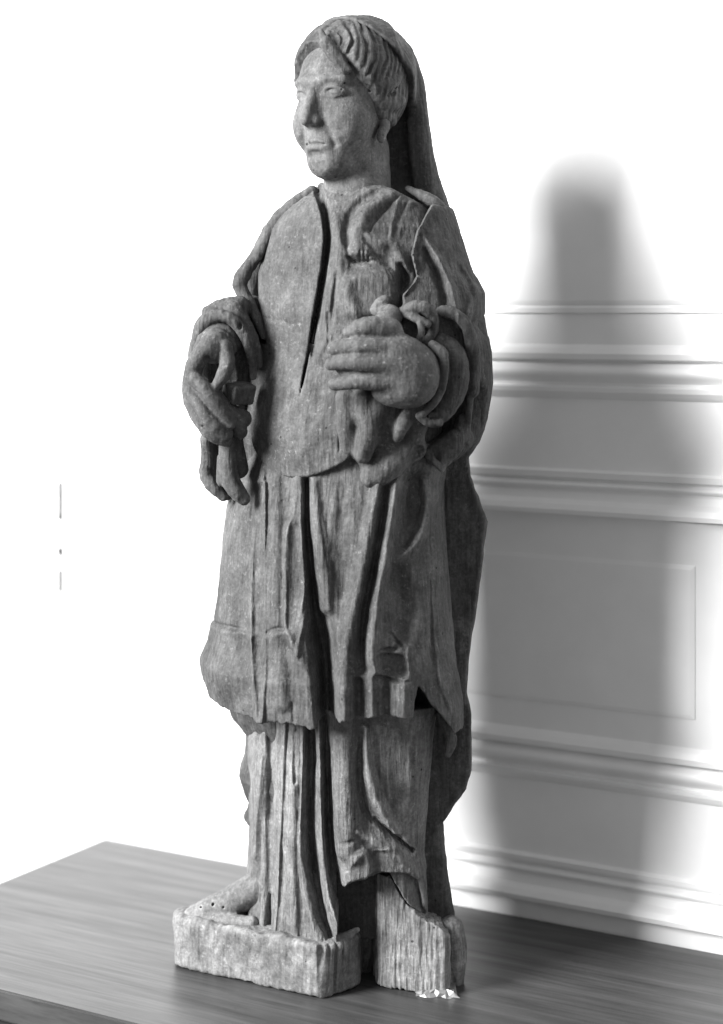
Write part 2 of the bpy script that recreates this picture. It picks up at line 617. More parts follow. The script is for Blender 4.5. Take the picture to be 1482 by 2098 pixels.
def build_room():
    # everything on the wall is laid out along the wall: x = along, y = into the wall
    wp = WP - WN * 8
    wall = empty('panelled_wall', (wp[0] * S, wp[1] * S, 0), 'white painted wall with horizontal panel mouldings behind the statue', 'wall')
    wall.rotation_euler = (0, 0, ANG)
    def s_at(u):                       # distance along the wall of a point seen at picture column u
        t = (u - U0) / F
        return (t * (F + wp[1]) - wp[0]) / (WD[0] - t * WD[1])
    A, B = -2600, 3200
    zb = -HT - 1400
    gap = s_at(303)
    prism('wall_face', [(zb, 0), (1500, 0), (1500, -60), (zb, -60)], A, gap, M_WALL, wall)
    prism('wall_face', [(zb, 0), (1500, 0), (1500, -60), (zb, -60)], gap + 1.6, B, M_WALL, wall)
    prism('wall_backing', [(zb, -61), (1500, -61), (1500, -90), (zb, -90)], A, B, M_WALL, wall)
    def arc(z0, z1, out, n=8, base=-2):
        p = [(z0, base)]
        for i in range(n + 1):
            t = math.pi * i / n
            p.append((z0 + (z1 - z0) * i / n, 0.6 + out * math.sin(t)))
        p.append((z1, base))
        return p
    def step(zs):
        return [(zs[0][0], -2)] + list(zs) + [(zs[-1][0], -2)]
    A = s_at(640)
    # mouldings, bottom to top heights relative to the camera level
    prism('moulding', step([(-8, 1), (-6, 5), (5, 5), (10, 1)]), A, B, M_WALL, wall)
    prism('moulding', step([(-112, 3), (-108, 14), (-96, 15), (-84, 8), (-76, 1)]), A, B, M_WALL, wall)
    prism('moulding', arc(-160, -116, 15, 10), A, B, M_WALL, wall)
    prism('moulding', step([(-196, 1), (-190, 6), (-180, 13), (-170, 14), (-167, 1)]), A, B, M_WALL, wall)
    prism('moulding', step([(-374, 1), (-370, 9), (-357, 10), (-352, 1)]), A, B, M_WALL, wall)
    prism('moulding', arc(-396, -378, 9, 8), A, B, M_WALL, wall)
    prism('moulding', step([(-452, 1), (-450, 24), (-440, 26), (-428, 20), (-418, 8), (-402, 1)]), A, B, M_WALL, wall)
    prism('moulding', step([(-972, 1), (-970, 15), (-958, 16), (-946, 9), (-936, 1)]), A, B, M_WALL, wall)
    prism('moulding', arc(-1020, -976, 15, 10), A, B, M_WALL, wall)
    prism('moulding', step([(-1052, 1), (-1046, 6), (-1036, 12), (-1029, 13), (-1026, 1)]), A, B, M_WALL, wall)
    prism('moulding', step([(-1236, 1), (-1233, 9), (-1222, 10), (-1216, 1)]), A, B, M_WALL, wall)
    prism('moulding', arc(-1262, -1241, 9, 8), A, B, M_WALL, wall)
    prism('moulding', step([(-1318, 1), (-1316, 24), (-1306, 26), (-1294, 18), (-1284, 7), (-1268, 1)]), A, B, M_WALL, wall)
    # raised fields of the panels
    def field(name, s0, s1, z0, z1, out=3.5):
        e = 9
        V = [(s0, z0, -1), (s1, z0, -1), (s1, z1, -1), (s0, z1, -1),
             (s0, z0, out * .5), (s1, z0, out * .5), (s1, z1, out * .5), (s0, z1, out * .5),
             (s0 + e, z0 + e, out), (s1 - e, z0 + e, out), (s1 - e, z1 - e, out), (s0 + e, z1 - e, out)]
        V = [(s * S, -o * S, (z + HT) * S) for s, z, o in V]
        Fc = []
        for k in (0, 4):
            for i in range(4):
                j = (i + 1) % 4
                Fc.append((k + i, k + j, k + 4 + j, k + 4 + i))
        Fc.append((8, 9, 10, 11))
        me = bpy.data.meshes.new(name)
        me.from_pydata(V, [], Fc)
        me.materials.append(M_WALL)
        o = bpy.data.objects.new(name, me)
        COL.objects.link(o)
        o.parent = wall
        return o
    sl, sr = s_at(290), s_at(1424)
    field('panel', sl, sr, -874, -546)
    field('panel', s_at(312), B - 200, 12, 1400, 4)
    # hinge of a door leaf far to the left
    hs = s_at(125)
    def rod(name, z0, z1, r):
        prof = [(r * math.cos(t), r * math.sin(t)) for t in np.linspace(0, 2 * math.pi, 10, endpoint=False)]
        V = [((hs + a) * S, (-3 - b) * S, (z + HT) * S) for z in (z0, z1) for a, b in prof]
        Q = [(i, (i + 1) % 10, 10 + (i + 1) % 10, 10 + i) for i in range(10)] + [tuple(range(9, -1, -1)), tuple(range(10, 20))]
        me = bpy.data.meshes.new(name)
        me.from_pydata(V, [], Q)
        me.materials.append(M_DARK)
        o = bpy.data.objects.new(name, me)
        COL.objects.link(o)
        return o
    kz = (F + pt(0, 0, 1000)[1]) / F
    zz = lambda v: (V0 - v) * kz
    hg = rod('hinge', zz(1060), zz(988), 4.6)
    hg.parent = wall
    for a, b, r in ((1064, 1057, 6.5), (1138, 1122, 6), (1213, 1168, 4.4)):
        k = rod('hinge_knuckle', zz(a), zz(b), r)
        k.parent = hg

    # table: a board with its back edge along the wall
    t = empty('table', (WP[0] * S, WP[1] * S, 0), 'dark polished wooden table top the statue stands on', 'table')
    t.rotation_euler = (0, 0, ANG)
    import bmesh
    bm = bmesh.new()
    D = 909
    vs = [bm.verts.new((x * S, y * S, z * S)) for z in (-62, 0) for x, y in ((0, -D), (2600, -D), (2600, 0), (0, 0))]
    for f in ((3, 2, 1, 0), (4, 5, 6, 7), (0, 1, 5, 4), (1, 2, 6, 5), (2, 3, 7, 6), (3, 0, 4, 7)):
        bm.faces.new([vs[i] for i in f])
    bmesh.ops.bevel(bm, geom=[e for e in bm.edges], offset=4 * S, segments=2, affect='EDGES')
    me = bpy.data.meshes.new('tabletop')
    bm.to_mesh(me)
    bm.free()
    me.materials.append(M_TABLE)
    o = bpy.data.objects.new('tabletop', me)
    COL.objects.link(o)
    o.parent = t
    bm = bmesh.new()
    vs = [bm.verts.new((x * S, y * S, z * S)) for z in (-400, -62.5) for x, y in ((30, -D + 30), (2570, -D + 30), (2570, -30), (30, -30))]
    for f in ((3, 2, 1, 0), (4, 5, 6, 7), (0, 1, 5, 4), (1, 2, 6, 5), (2, 3, 7, 6), (3, 0, 4, 7)):
        bm.faces.new([vs[i] for i in f])
    me = bpy.data.meshes.new('apron')
    bm.to_mesh(me)
    bm.free()
    me.materials.append(M_TABLE)
    o = bpy.data.objects.new('apron', me)
    COL.objects.link(o)
    o.parent = t
build_room()

# ------------------------------------------------------------------ the statue
ST = empty('statue', (0, 0, 0), 'weathered carved wooden statue of a veiled robed woman standing on a table', 'statue')
HV = 2.1

L_SKIRT = Loft([(860, 512, 925, .72, 25), (980, 482, 908, .72, 25), (1040, 464, 908, .72, 25), (1100, 455, 912, .72, 25),
                (1200, 446, 920, .72, 25), (1290, 433, 926, .72, 22), (1360, 404, 935, .72, 20), (1420, 412, 945, .72, 20), (1530, 432, 948, .72, 20)])

def build_skirt():
    g = Grid(pt(385, 1560, 0) + [0, -240, 0], pt(975, 880, 0) + [0, 200, 0], HV)
    R = Relief(g, L_SKIRT)
    # left broad panel, recess, second panel
    R.lip([(531, 985), (527, 1040), (523, 1090), (517, 1150), (516, 1210), (514, 1290), (516, 1350), (524, 1420), (528, 1480)], 75, 14, 9, right=False)
    R.poly([(519, 1010), (529, 985), (542, 995), (542, 1200), (543, 1380), (537, 1450), (528, 1470), (518, 1300), (518, 1150)], -12, 9)
    R.lip([(545, 985), (544, 1100), (543, 1200), (544, 1300), (546, 1380), (541, 1430), (538, 1490)], 40, 8, 4, right=True)
    R.lip([(604, 980), (603, 1020), (600, 1058), (587, 1078), (585, 1140), (585, 1210), (583, 1280), (594, 1300), (600, 1322)], 42, 12, 6, right=False)
    R.ridge([(548, 990), (552, 1060), (545, 1140)], 7, -6)
    R.ridge([(562, 1000), (556, 1080)], 5, -4)
    R.ridge([(608, 1085, .8), (606, 1150, 1), (602, 1220, .8), (596, 1290, .3)], 30, -7)
    R.ridge([(618, 1010), (622, 1100), (628, 1180), (622, 1250), (610, 1340)], 12, 9)
    R.ridge([(612, 1300), (622, 1250), (632, 1200)], 6, -7)
    # deep central valley
    R.ridge([(629, 985, .45), (627, 1060, .5), (634, 1140, .6), (642, 1220, .75), (650, 1300, 1.05), (664, 1390, 1.25), (670, 1500, 1.1)], 24, -58)
    R.ridge([(668, 1270, .8), (672, 1400, 1), (674, 1500, 1)], 28, -40)
    R.ridge([(643, 985, .8), (648, 1060, .9), (658, 1130, 1), (668, 1200, 1), (678, 1270, .3)], 22, 12)
    # ridge A and ridge B with the valley between
    R.ridge([(776, 985, .8), (771, 1010, .8), (760, 1067, .9), (744, 1158, 1), (727, 1235, 1.2), (713, 1296, 1.4), (704, 1372, 1.5), (702, 1480, 1.5)], 22, 21)
    R.ridge([(790, 1000, .8), (780, 1080, .9), (766, 1158, 1), (749, 1235, 1), (740, 1311, 1), (742, 1372, 1)], 14, -17)
    R.ridge([(812, 990, .9), (801, 1067, .9), (789, 1149, 1), (774, 1219, 1.1), (767, 1280, 1.2), (762, 1341, 1.2), (770, 1372, 1.0)], 17, 21)
    # hollow dark panel on the right with its arching fold
    R.ridge([(850, 985, 1), (842, 1060, 1), (826, 1110, .6)], 38, -20)
    R.ridge([(812, 1185, .8), (826, 1240, 1), (820, 1300, .9)], 42, -16)
    R.ridge([(868, 985, .7), (876, 1040, 1), (868, 1090, 1), (840, 1128, .9), (808, 1146, .6)], 20, 14)
    R.ridge([(880, 1190), (884, 1300), (888, 1380)], 7, -7)
    R.ridge([(893, 1320), (905, 1400), (925, 1460)], 9, 7)
    R.ridge([(494, 960, .7), (480, 1100, 1), (468, 1240, 1), (455, 1400, 1)], 44, 10)
    R.ridge([(566, 980, .8), (563, 1150, 1), (566, 1280, 1), (580, 1440, 1)], 26, 9)
    R.ridge([(704, 1000, .6), (700, 1120, 1), (704, 1220, .7)], 30, -8)
    # bend across the left panels
    R.ridge([(434, 1276), (460, 1280), (497, 1290)], 10, -7)
    R.lip([(434, 1279), (460, 1283), (498, 1293)], 40, 7, 3, right=True)
    R.ridge([(548, 1296), (565, 1286), (583, 1288)], 8, -7)
    R.lip([(547, 1300), (566, 1291), (584, 1292)], 40, 6, 3, right=True)
    R.ridge([(592, 1300), (610, 1350), (640, 1400)], 26, 9)
    R.ridge([(440, 1330), (438, 1400)], 5, -4)
    # torn place low on ridge B
    R.poly([(768, 1340), (800, 1338), (832, 1345), (836, 1388), (805, 1390), (775, 1372)], -12, 4)
    R.ridge([(772, 1336), (790, 1330), (806, 1334), (818, 1318)], 7, -12)
    R.ridge([(836, 1325), (835, 1360), (840, 1390)], 5, 10)
    R.ridge([(800, 1296), (812, 1316), (830, 1330)], 6, -9)
    R.ridge([(770, 1384), (800, 1394), (838, 1396)], 6, -12)
    # lower border on the right with its hollows
    R.ridge([(735, 1400, 1), (736, 1476, 1)], 14, -16)
    R.ridge([(761, 1385), (762, 1476)], 14, 10)
    R.ridge([(792, 1400), (794, 1476)], 15, -13)
    R.ridge([(829, 1400), (830, 1476)], 22, 10)
    for u in (700, 716, 770, 600):
        R.ridge([(u, 1440), (u + 2, 1480)], 3, -5)
    d = L_SKIRT.field(g, R.done())
    hz = hem(g, L_SKIRT, [(300, 1360), (406, 1376), (424, 1408), (430, 1430), (458, 1450), (482, 1462), (508, 1464), (530, 1476), (560, 1478), (576, 1486),
                          (610, 1488), (640, 1496), (664, 1497), (672, 1480), (682, 1476), (695, 1479), (704, 1471), (760, 1470), (800, 1470), (846, 1474), (850, 1440), (858, 1411), (880, 1439),
                          (904, 1463), (919, 1485), (931, 1508), (944, 1500), (1000, 1480)])
    jag = (4.0 * N2(g.ax[0] / 38, g.ax[0] * 0 + 5.3, g.ax[0] * 0) + 1.8 * N1(g.ax[0] / 9, g.ax[0] * 0, g.ax[0] * 0) + 0.9 * N2(g.ax[0] / 4, g.ax[0] * 0, g.ax[0] * 0))[:, None, None].astype(np.float32)
    d = smax(d, hz + jag - g.Z, 5.0)
    # hollow under the hem: the skirt is a thick shell
    inner = L_SKIRT.field(g) + 26
    low = float(pt(0, 1440)[2])
    d = np.maximum(d, -np.maximum(inner, g.Z - low))
    g.f = np.maximum(d, g.Z - float(pt(0, 900)[2]))
    # curled lit end of the right-hand hem
    g.chain([(900, 1465, -62, 9), (918, 1490, -66, 11), (926, 1520, -64, 12), (918, 1545, -58, 9)], 6)
    carve('skirt', g, M_WOOD, ST)
build_skirt()

L_TORSO = Loft([(350, 660, 830, .8, 10), (385, 630, 850, .66, 12), (420, 588, 872, .66, 12), (470, 550, 885, .66, 12), (560, 528, 884, .68, 12),
                (640, 526, 890, .70, 12), (720, 535, 905, .70, 10), (800, 518, 905, .70, 10), (880, 512, 905, .70, 12), (925, 530, 895, .70, 18), (960, 548, 875, .68, 25), (1010, 575, 850, .66, 28)])
L_BIB = Loft([(350, 660, 830, .8, 10), (385, 630, 850, .66, 12), (420, 588, 872, .66, 12), (470, 550, 885, .66, 12), (560, 528, 884, .68, 12),
              (640, 526, 890, .70, 12), (720, 535, 905, .70, 10), (800, 518, 905, .70, 8), (880, 508, 905, .72, 8), (940, 512, 905, .72, 10), (1010, 512, 900, .70, 14)])

BIB = [(641, 391), (658, 425), (668, 455), (668, 500), (662, 560), (690, 556), (720, 560), (780, 640), (770, 740), (752, 800), (745, 860), (722, 938), (690, 956), (660, 970), (615, 979), (575, 974), (545, 958),
       (524, 925), (514, 885), (514, 840), (522, 795), (536, 755), (546, 720), (540, 670), (532, 610), (530, 560), (538, 505), (554, 462), (600, 425)]

def build_torso():
    g = Grid(pt(480, 1010, 0) + [0, -230, 0], pt(985, 350, 0) + [0, 180, 0], HV)
    R = Relief(g, L_TORSO)
    # collar drape coming down from the neck on the right
    R.ridge([(806, 372), (782, 390), (750, 408), (728, 425), (712, 455), (709, 490), (714, 520)], 14, -8)
    R.ridge([(822, 380), (786, 405), (756, 432), (738, 460), (728, 490), (738, 515)], 24, 8)
    R.ridge([(826, 392), (795, 420), (768, 450), (757, 475)], 9, -6)
    R.poly([(716, 500), (740, 494), (760, 508), (758, 524), (735, 524), (716, 520)], 9, 5)
    R.lip([(712, 521), (735, 528), (758, 530)], 20, 6, 3, right=False)
    R.ridge([(712, 526), (732, 538), (758, 536)], 9, -14)
    for u in (738, 746, 754):
        R.ridge([(u, 514), (u + 1, 536)], 3, -8)
    R.poly([(770, 405), (845, 410), (858, 470), (805, 540), (755, 475)], -11, 22)
    R.ridge([(822, 400), (806, 440), (800, 490)], 9, 4)
    # hooked fold
    R.ridge([(752, 482), (775, 496), (808, 502), (822, 525), (834, 556)], 18, 11)
    R.ridge([(762, 520), (790, 535), (806, 552)], 14, -9)
    R.ridge([(822, 545, .6), (830, 570, 1), (824, 592, .6)], 18, -26)
    # round pouch over the stomach
    R.poly([(700, 580), (730, 556), (780, 550), (812, 566), (818, 605), (800, 645), (740, 660), (700, 640)], 18, 14)
    R.ridge([(690, 560), (684, 620), (676, 680)], 9, -8)
    R.ridge([(672, 640), (674, 700)], 3, -6)
    R.ridge([(664, 560), (650, 640), (640, 700)], 10, 4)
    R.ridge([(676, 690), (655, 715), (636, 760)], 18, 8)
    R.poly([(676, 430), (682, 500), (668, 580), (655, 660), (644, 740), (700, 740), (760, 690), (712, 570), (704, 440)], 12, 16)
    R.ridge([(650, 385, 1), (666, 440, 1.2), (669, 490, 1.2), (658, 580, 1), (646, 640, 1), (634, 720, 1), (621, 785, .8)], 11, -22)
    R.ridge([(815, 470), (820, 440), (838, 410)], 8, -4)
    R.poly([(640, 700), (690, 680), (770, 690), (770, 930), (700, 960), (640, 960)], 17, 38)
    d = L_TORSO.field(g, R.done())
    # shoulders slope away
    sh = hem(g, L_TORSO, [(500, 560), (545, 470), (590, 424), (632, 396), (655, 372), (690, 376), (790, 380), (850, 408), (905, 442), (940, 480), (990, 560)])
    g.f = smax(d, g.Z - sh, 12.0)
    carve('tunic', g, M_WOOD, ST)

    # bib-shaped front panel, a layer over the tunic split by a deep slit
    g = Grid(pt(490, 1000, 0) + [0, -240, 0], pt(780, 370, 0) + [0, 60, 0], HV)
    R = Relief(g, L_BIB)
    R.ridge([(590, 460), (600, 560), (592, 640)], 60, 7)
    R.ridge([(600, 850), (620, 900), (610, 930)], 90, 8)
    R.ridge([(600, 665), (570, 655), (545, 650)], 8, -3)
    # right of the slit the panel sinks into the tunic towards the top
    pd2 = R.polyd([(600, 480), (700, 440), (820, 520), (800, 690), (740, 700), (690, 690), (650, 700), (610, 690)], 1)
    qs = R.xz([(648, 380), (664, 440), (670, 490), (658, 580), (645, 640), (634, 720), (622, 770), (614, 800), (610, 840)])
    rs = R.dist(qs, 190)
    side = np.zeros_like(R.H)
    side[rs[0]] = np.where(rs[2] > 0, sstep(0.0, 8.0, rs[1]), 0.0)
    R.H += (-40 * (1 - sstep(-50, 70, pd2)) * side).astype(np.float32)
    R.ridge([(694, 806), (697, 860), (696, 925)], 3.5, -14)
    R.ridge([(660, 800), (640, 860)], 16, -3)
    d = L_BIB.field(g, R.done()) - 17
    pd = R.polyd(BIB, 2)
    slab = smax(d, pd[:, None, :], 8.0)
    back = -(L_BIB.field(g) + 12)
    slab = np.maximum(slab, back)
    # the open slit
    q = R.xz([(648, 380, 1.2), (664, 440, 1.3), (670, 490, 1.2), (658, 580, 1), (645, 640, .9), (634, 720, .8), (623, 770, .55), (615, 810, .05)])
    r = R.dist(q, 14)
    sd = np.full((g.n[0], g.n[2]), 99.0, np.float32)
    sd[r[0]] = r[1] - 3.8 * r[3]
    g.f = smax(slab, -sd[:, None, :], 4.0)
    fr = L_BIB.front(0.0, 0.0)
    g.f = np.maximum(g.f, g.Y - 55)
    carve('bib', g, M_BIB, ST, 2.0, 0.8)
build_torso()

L_UNDER = Loft([(1400, 500, 900, .6, 28), (1480, 506, 885, .6, 28), (1560, 502, 880, .6, 28), (1660, 507, 872, .6, 28), (1760, 508, 866, .6, 28), (1820, 500, 868, .6, 26), (1900, 488, 880, .6, 24), (1960, 486, 885, .6, 24)])

def build_underskirt():
    g = Grid(pt(470, 1965, 0) + [0, -210, 0], pt(910, 1420, 0) + [0, 190, 0], HV)
    R = Relief(g, L_UNDER)
    # left leg: vertical folds
    R.ridge([(522, 1480), (530, 1560), (524, 1660), (518, 1760), (512, 1900)], 20, 8)
    R.lip([(538, 1500), (534, 1580), (527, 1640), (521, 1740)], 26, 6, 3, right=False)
    R.ridge([(556, 1480, .8), (556, 1560, .8), (557, 1690, 1), (556, 1800, 1), (552, 1925, 1)], 17, -13)
    R.ridge([(556, 1840, .6), (550, 1930, 1)], 13, -14)
    R.lip([(585, 1480), (580, 1628), (574, 1722), (570, 1832), (562, 1930)], 24, 9, 4, right=True)
    R.ridge([(603, 1490), (601, 1600), (597, 1740), (600, 1840), (606, 1930)], 22, 14)
    R.ridge([(604, 1500), (605, 1600)], 6, -6)
    R.lip([(622, 1480), (619, 1628), (613, 1738), (619, 1816), (637, 1879), (650, 1930)], 30, 12, 4, right=False)
    # dark middle
    R.ridge([(636, 1470, .9), (638, 1560, 1), (634, 1680, 1.1), (640, 1780, 1), (660, 1880, .8), (680, 1930, .6)], 20, -42)
    R.ridge([(650, 1470), (654, 1560), (660, 1690), (672, 1816), (694, 1900), (705, 1940)], 12, 13)
    R.ridge([(668, 1470, .8), (672, 1600, 1), (676, 1740, 1.2), (690, 1830, 1.4), (712, 1890, 1.2)], 15, -42)
    # right leg
    R.ridge([(704, 1470, 1), (706, 1580, 1), (708, 1680, 1), (714, 1740, .8)], 46, 28)
    R.ridge([(745, 1490), (738, 1540), (734, 1600), (744, 1650), (762, 1684)], 11, -15)
    R.ridge([(748, 1490, .7), (752, 1560, .9), (766, 1620, 1), (784, 1664, .9), (812, 1706, .5)], 19, 20)
    R.ridge([(800, 1480), (810, 1560), (822, 1640)], 40, -8)
    R.ridge([(768, 1680, .7), (792, 1702, 1), (818, 1722, 1), (845, 1745, .7)], 11, -22)
    R.ridge([(735, 1700), (760, 1720), (790, 1735), (830, 1760), (858, 1790)], 20, 12)
    R.ridge([(688, 1728), (712, 1720), (735, 1715)], 8, -5)
    # turned-up facet of the right hem
    R.poly([(703, 1779), (731, 1741), (750, 1731), (766, 1760), (764, 1796), (721, 1806), (702, 1822)], 19, 9)
    R.ridge([(762, 1745), (785, 1738), (800, 1735)], 6, 5)
    R.lip([(790, 1786), (828, 1783), (856, 1790), (864, 1820), (868, 1850)], 40, 11, 4, right=False)
    d = L_UNDER.field(g, R.done())
    hz = hem(g, L_UNDER, [(450, 1900), (491, 1902), (515, 1910), (544, 1920), (556, 1912), (562, 1928), (607, 1928), (650, 1932), (690, 1935), (696, 1826), (703, 1819), (721, 1804), (765, 1794), (797, 1788), (812, 1815), (830, 1845), (856, 1868), (880, 1880), (910, 1890)])
    d = smax(d, hz - g.Z, 4.0)
    low = float(pt(0, 1740)[2])
    inner = np.maximum(L_UNDER.field(g) + 34, np.maximum(g.Z - low, float(pt(690, 0, -60)[0]) - g.X))
    d = np.maximum(d, -inner)
    g.f = np.maximum(d, g.Z - float(pt(0, 1430)[2]))
    carve('underskirt', g, M_BASE, ST, 1.8, 1.3)
build_underskirt()

L_MANTLE = Loft([(400, 640, 900, .66, 35), (428, 600, 926, .68, 32), (480, 560, 940, .70, 32), (560, 540, 966, .70, 32), (600, 530, 990, .70, 32), (640, 500, 990, .70, 36), (665, 480, 984, .68, 42), (690, 466, 996, .66, 50),
                 (720, 455, 1001, .62, 58), (780, 445, 1003, .6, 60), (850, 440, 992, .6, 60), (895, 440, 977, .6, 60), (930, 445, 955, .6, 60), (965, 452, 960, .6, 60), (1010, 466, 976, .6, 60), (1060, 470, 993, .6, 60),
                 (1105, 475, 988, .6, 60), (1230, 465, 972, .6, 60), (1330, 450, 957, .6, 60), (1400, 440, 951, .6, 60), (1440, 455, 960, .6, 60), (1480, 468, 961, .6, 60), (1520, 500, 961, .6, 60), (1560, 497, 960, .6, 60),
                 (1590, 486, 950, .6, 60), (1605, 484, 940, .6, 60), (1620, 490, 930, .6, 60), (1660, 506, 906, .6, 60), (1680, 500, 906, .6, 60), (1692, 493, 907, .6, 60), (1712, 510, 908, .6, 60), (1800, 525, 920, .6, 60), (1845, 540, 929, .6, 60), (1875, 545, 926, .6, 60), (1890, 560, 915, .6, 60)])

def build_mantle():
    g = Grid(pt(420, 1900, 60) + [0, -230, 0], pt(1030, 390, 60) + [0, 190, 0], 3.0)
    R = Relief(g, L_MANTLE)
    # shoulder part on the right
    R.lip([(880, 432), (856, 473), (844, 522), (855, 565), (846, 582), (826, 604)], 60, 10, 4, right=True)
    R.ridge([(866, 478, .25), (893, 520, 1), (915, 560, 1), (928, 600, 1), (936, 630, .8)], 15, 16)
    R.ridge([(870, 510), (892, 545), (908, 590), (912, 630)], 13, -14)
    R.ridge([(935, 540), (962, 580), (972, 620)], 12, -9)
    R.ridge([(975, 590), (958, 640)], 14, 8)
    # long folds below
    R.ridge([(925, 980), (950, 1040), (975, 1080)], 20, 10)
    R.ridge([(950, 1080), (945, 1200), (940, 1330)], 16, -10)
    R.ridge([(968, 1080), (958, 1200), (948, 1320)], 12, 9)
    R.ridge([(935, 1180), (945, 1260), (952, 1320)], 10, 8)
    R.ridge([(900, 1560), (905, 1640), (900, 1720)], 20, -8)
    R.ridge([(876, 1590), (882, 1680), (890, 1740), (900, 1820)], 15, 10)
    R.ridge([(862, 1650), (868, 1750), (880, 1850)], 12, -10)
    d = L_MANTLE.field(g, R.done())
    # it hangs behind the skirt: cut back the front below the sleeve
    zc = g.ax[2]
    v_ = V0 - zc
    cut = np.interp(v_, [300, 640, 800, 900, 1000, 1400, 1500, 1600, 1900], [-300, -240, -90, -55, -32, -32, -32, -40, -45])[None, None, :].astype(np.float32)
    d = smax(d, cut - g.Y, 8.0)
    # the skirt and tunic push into it
    # front part of the shoulder only lies right of its own edge
    edge = np.array([L_MANTLE.to_xz(u, v) for u, v in ((882, 425), (856, 473), (844, 522), (855, 565), (846, 582), (826, 604), (826, 700))])
    o = np.argsort(edge[:, 1])
    ex = np.interp(zc, edge[o, 1], edge[o, 0])[None, None, :].astype(np.float32)
    front = np.maximum(ex - g.X, 0) > 0
    up = (g.Z > float(pt(0, 700)[2]))
    tor = L_TORSO.field(g)
    keep = np.maximum(ex - g.X, g.Y * 0 - 1e3)
    d = np.where(up, np.maximum(d, np.minimum(keep, 55 - g.Y)), d)
    d = smax(d, g.Z - float(pt(0, 420, -40)[2]), 14.0)
    g.f = np.maximum(d, float(pt(0, 1888, 60)[2]) - g.Z).astype(np.float32)
    carve('mantle', g, M_MANTLE, ST, 2.0, 1.0)

    # small fold of the mantle over the other shoulder
    g = Grid(pt(455, 710, 0) + [0, -150, 0], pt(660, 370, 0) + [0, 130, 0], 2.2)
    g.chain([(640, 394, 10, 14), (600, 424, 0, 16), (566, 456, -5, 17), (545, 490, -12, 14), (528, 525, -18, 12)], 5)
    g.chain([(540, 500, -8, 12), (512, 545, -8, 15), (488, 578, -10, 16), (497, 600, -14, 13), (516, 628, -24, 12), (530, 660, -34, 11), (540, 690, -34, 7)], 6)
    g.chain([(500, 570, 60, 20), (520, 620, 60, 26), (540, 680, 60, 26)], 10)
    g.chain([(560, 480, 40, 24), (530, 540, 50, 26), (510, 600, 50, 20)], 10)
    g.chain([(533, 538, 0, 5), (522, 568, 0, 12), (530, 605, 0, 8)], 4, 'sub')
    g.chain([(533, 538, -20, 4), (518, 568, -24, 10), (530, 605, -30, 6)], 4, 'sub')
    carve('mantle_fold', g, M_WOOD, ST)
build_mantle()

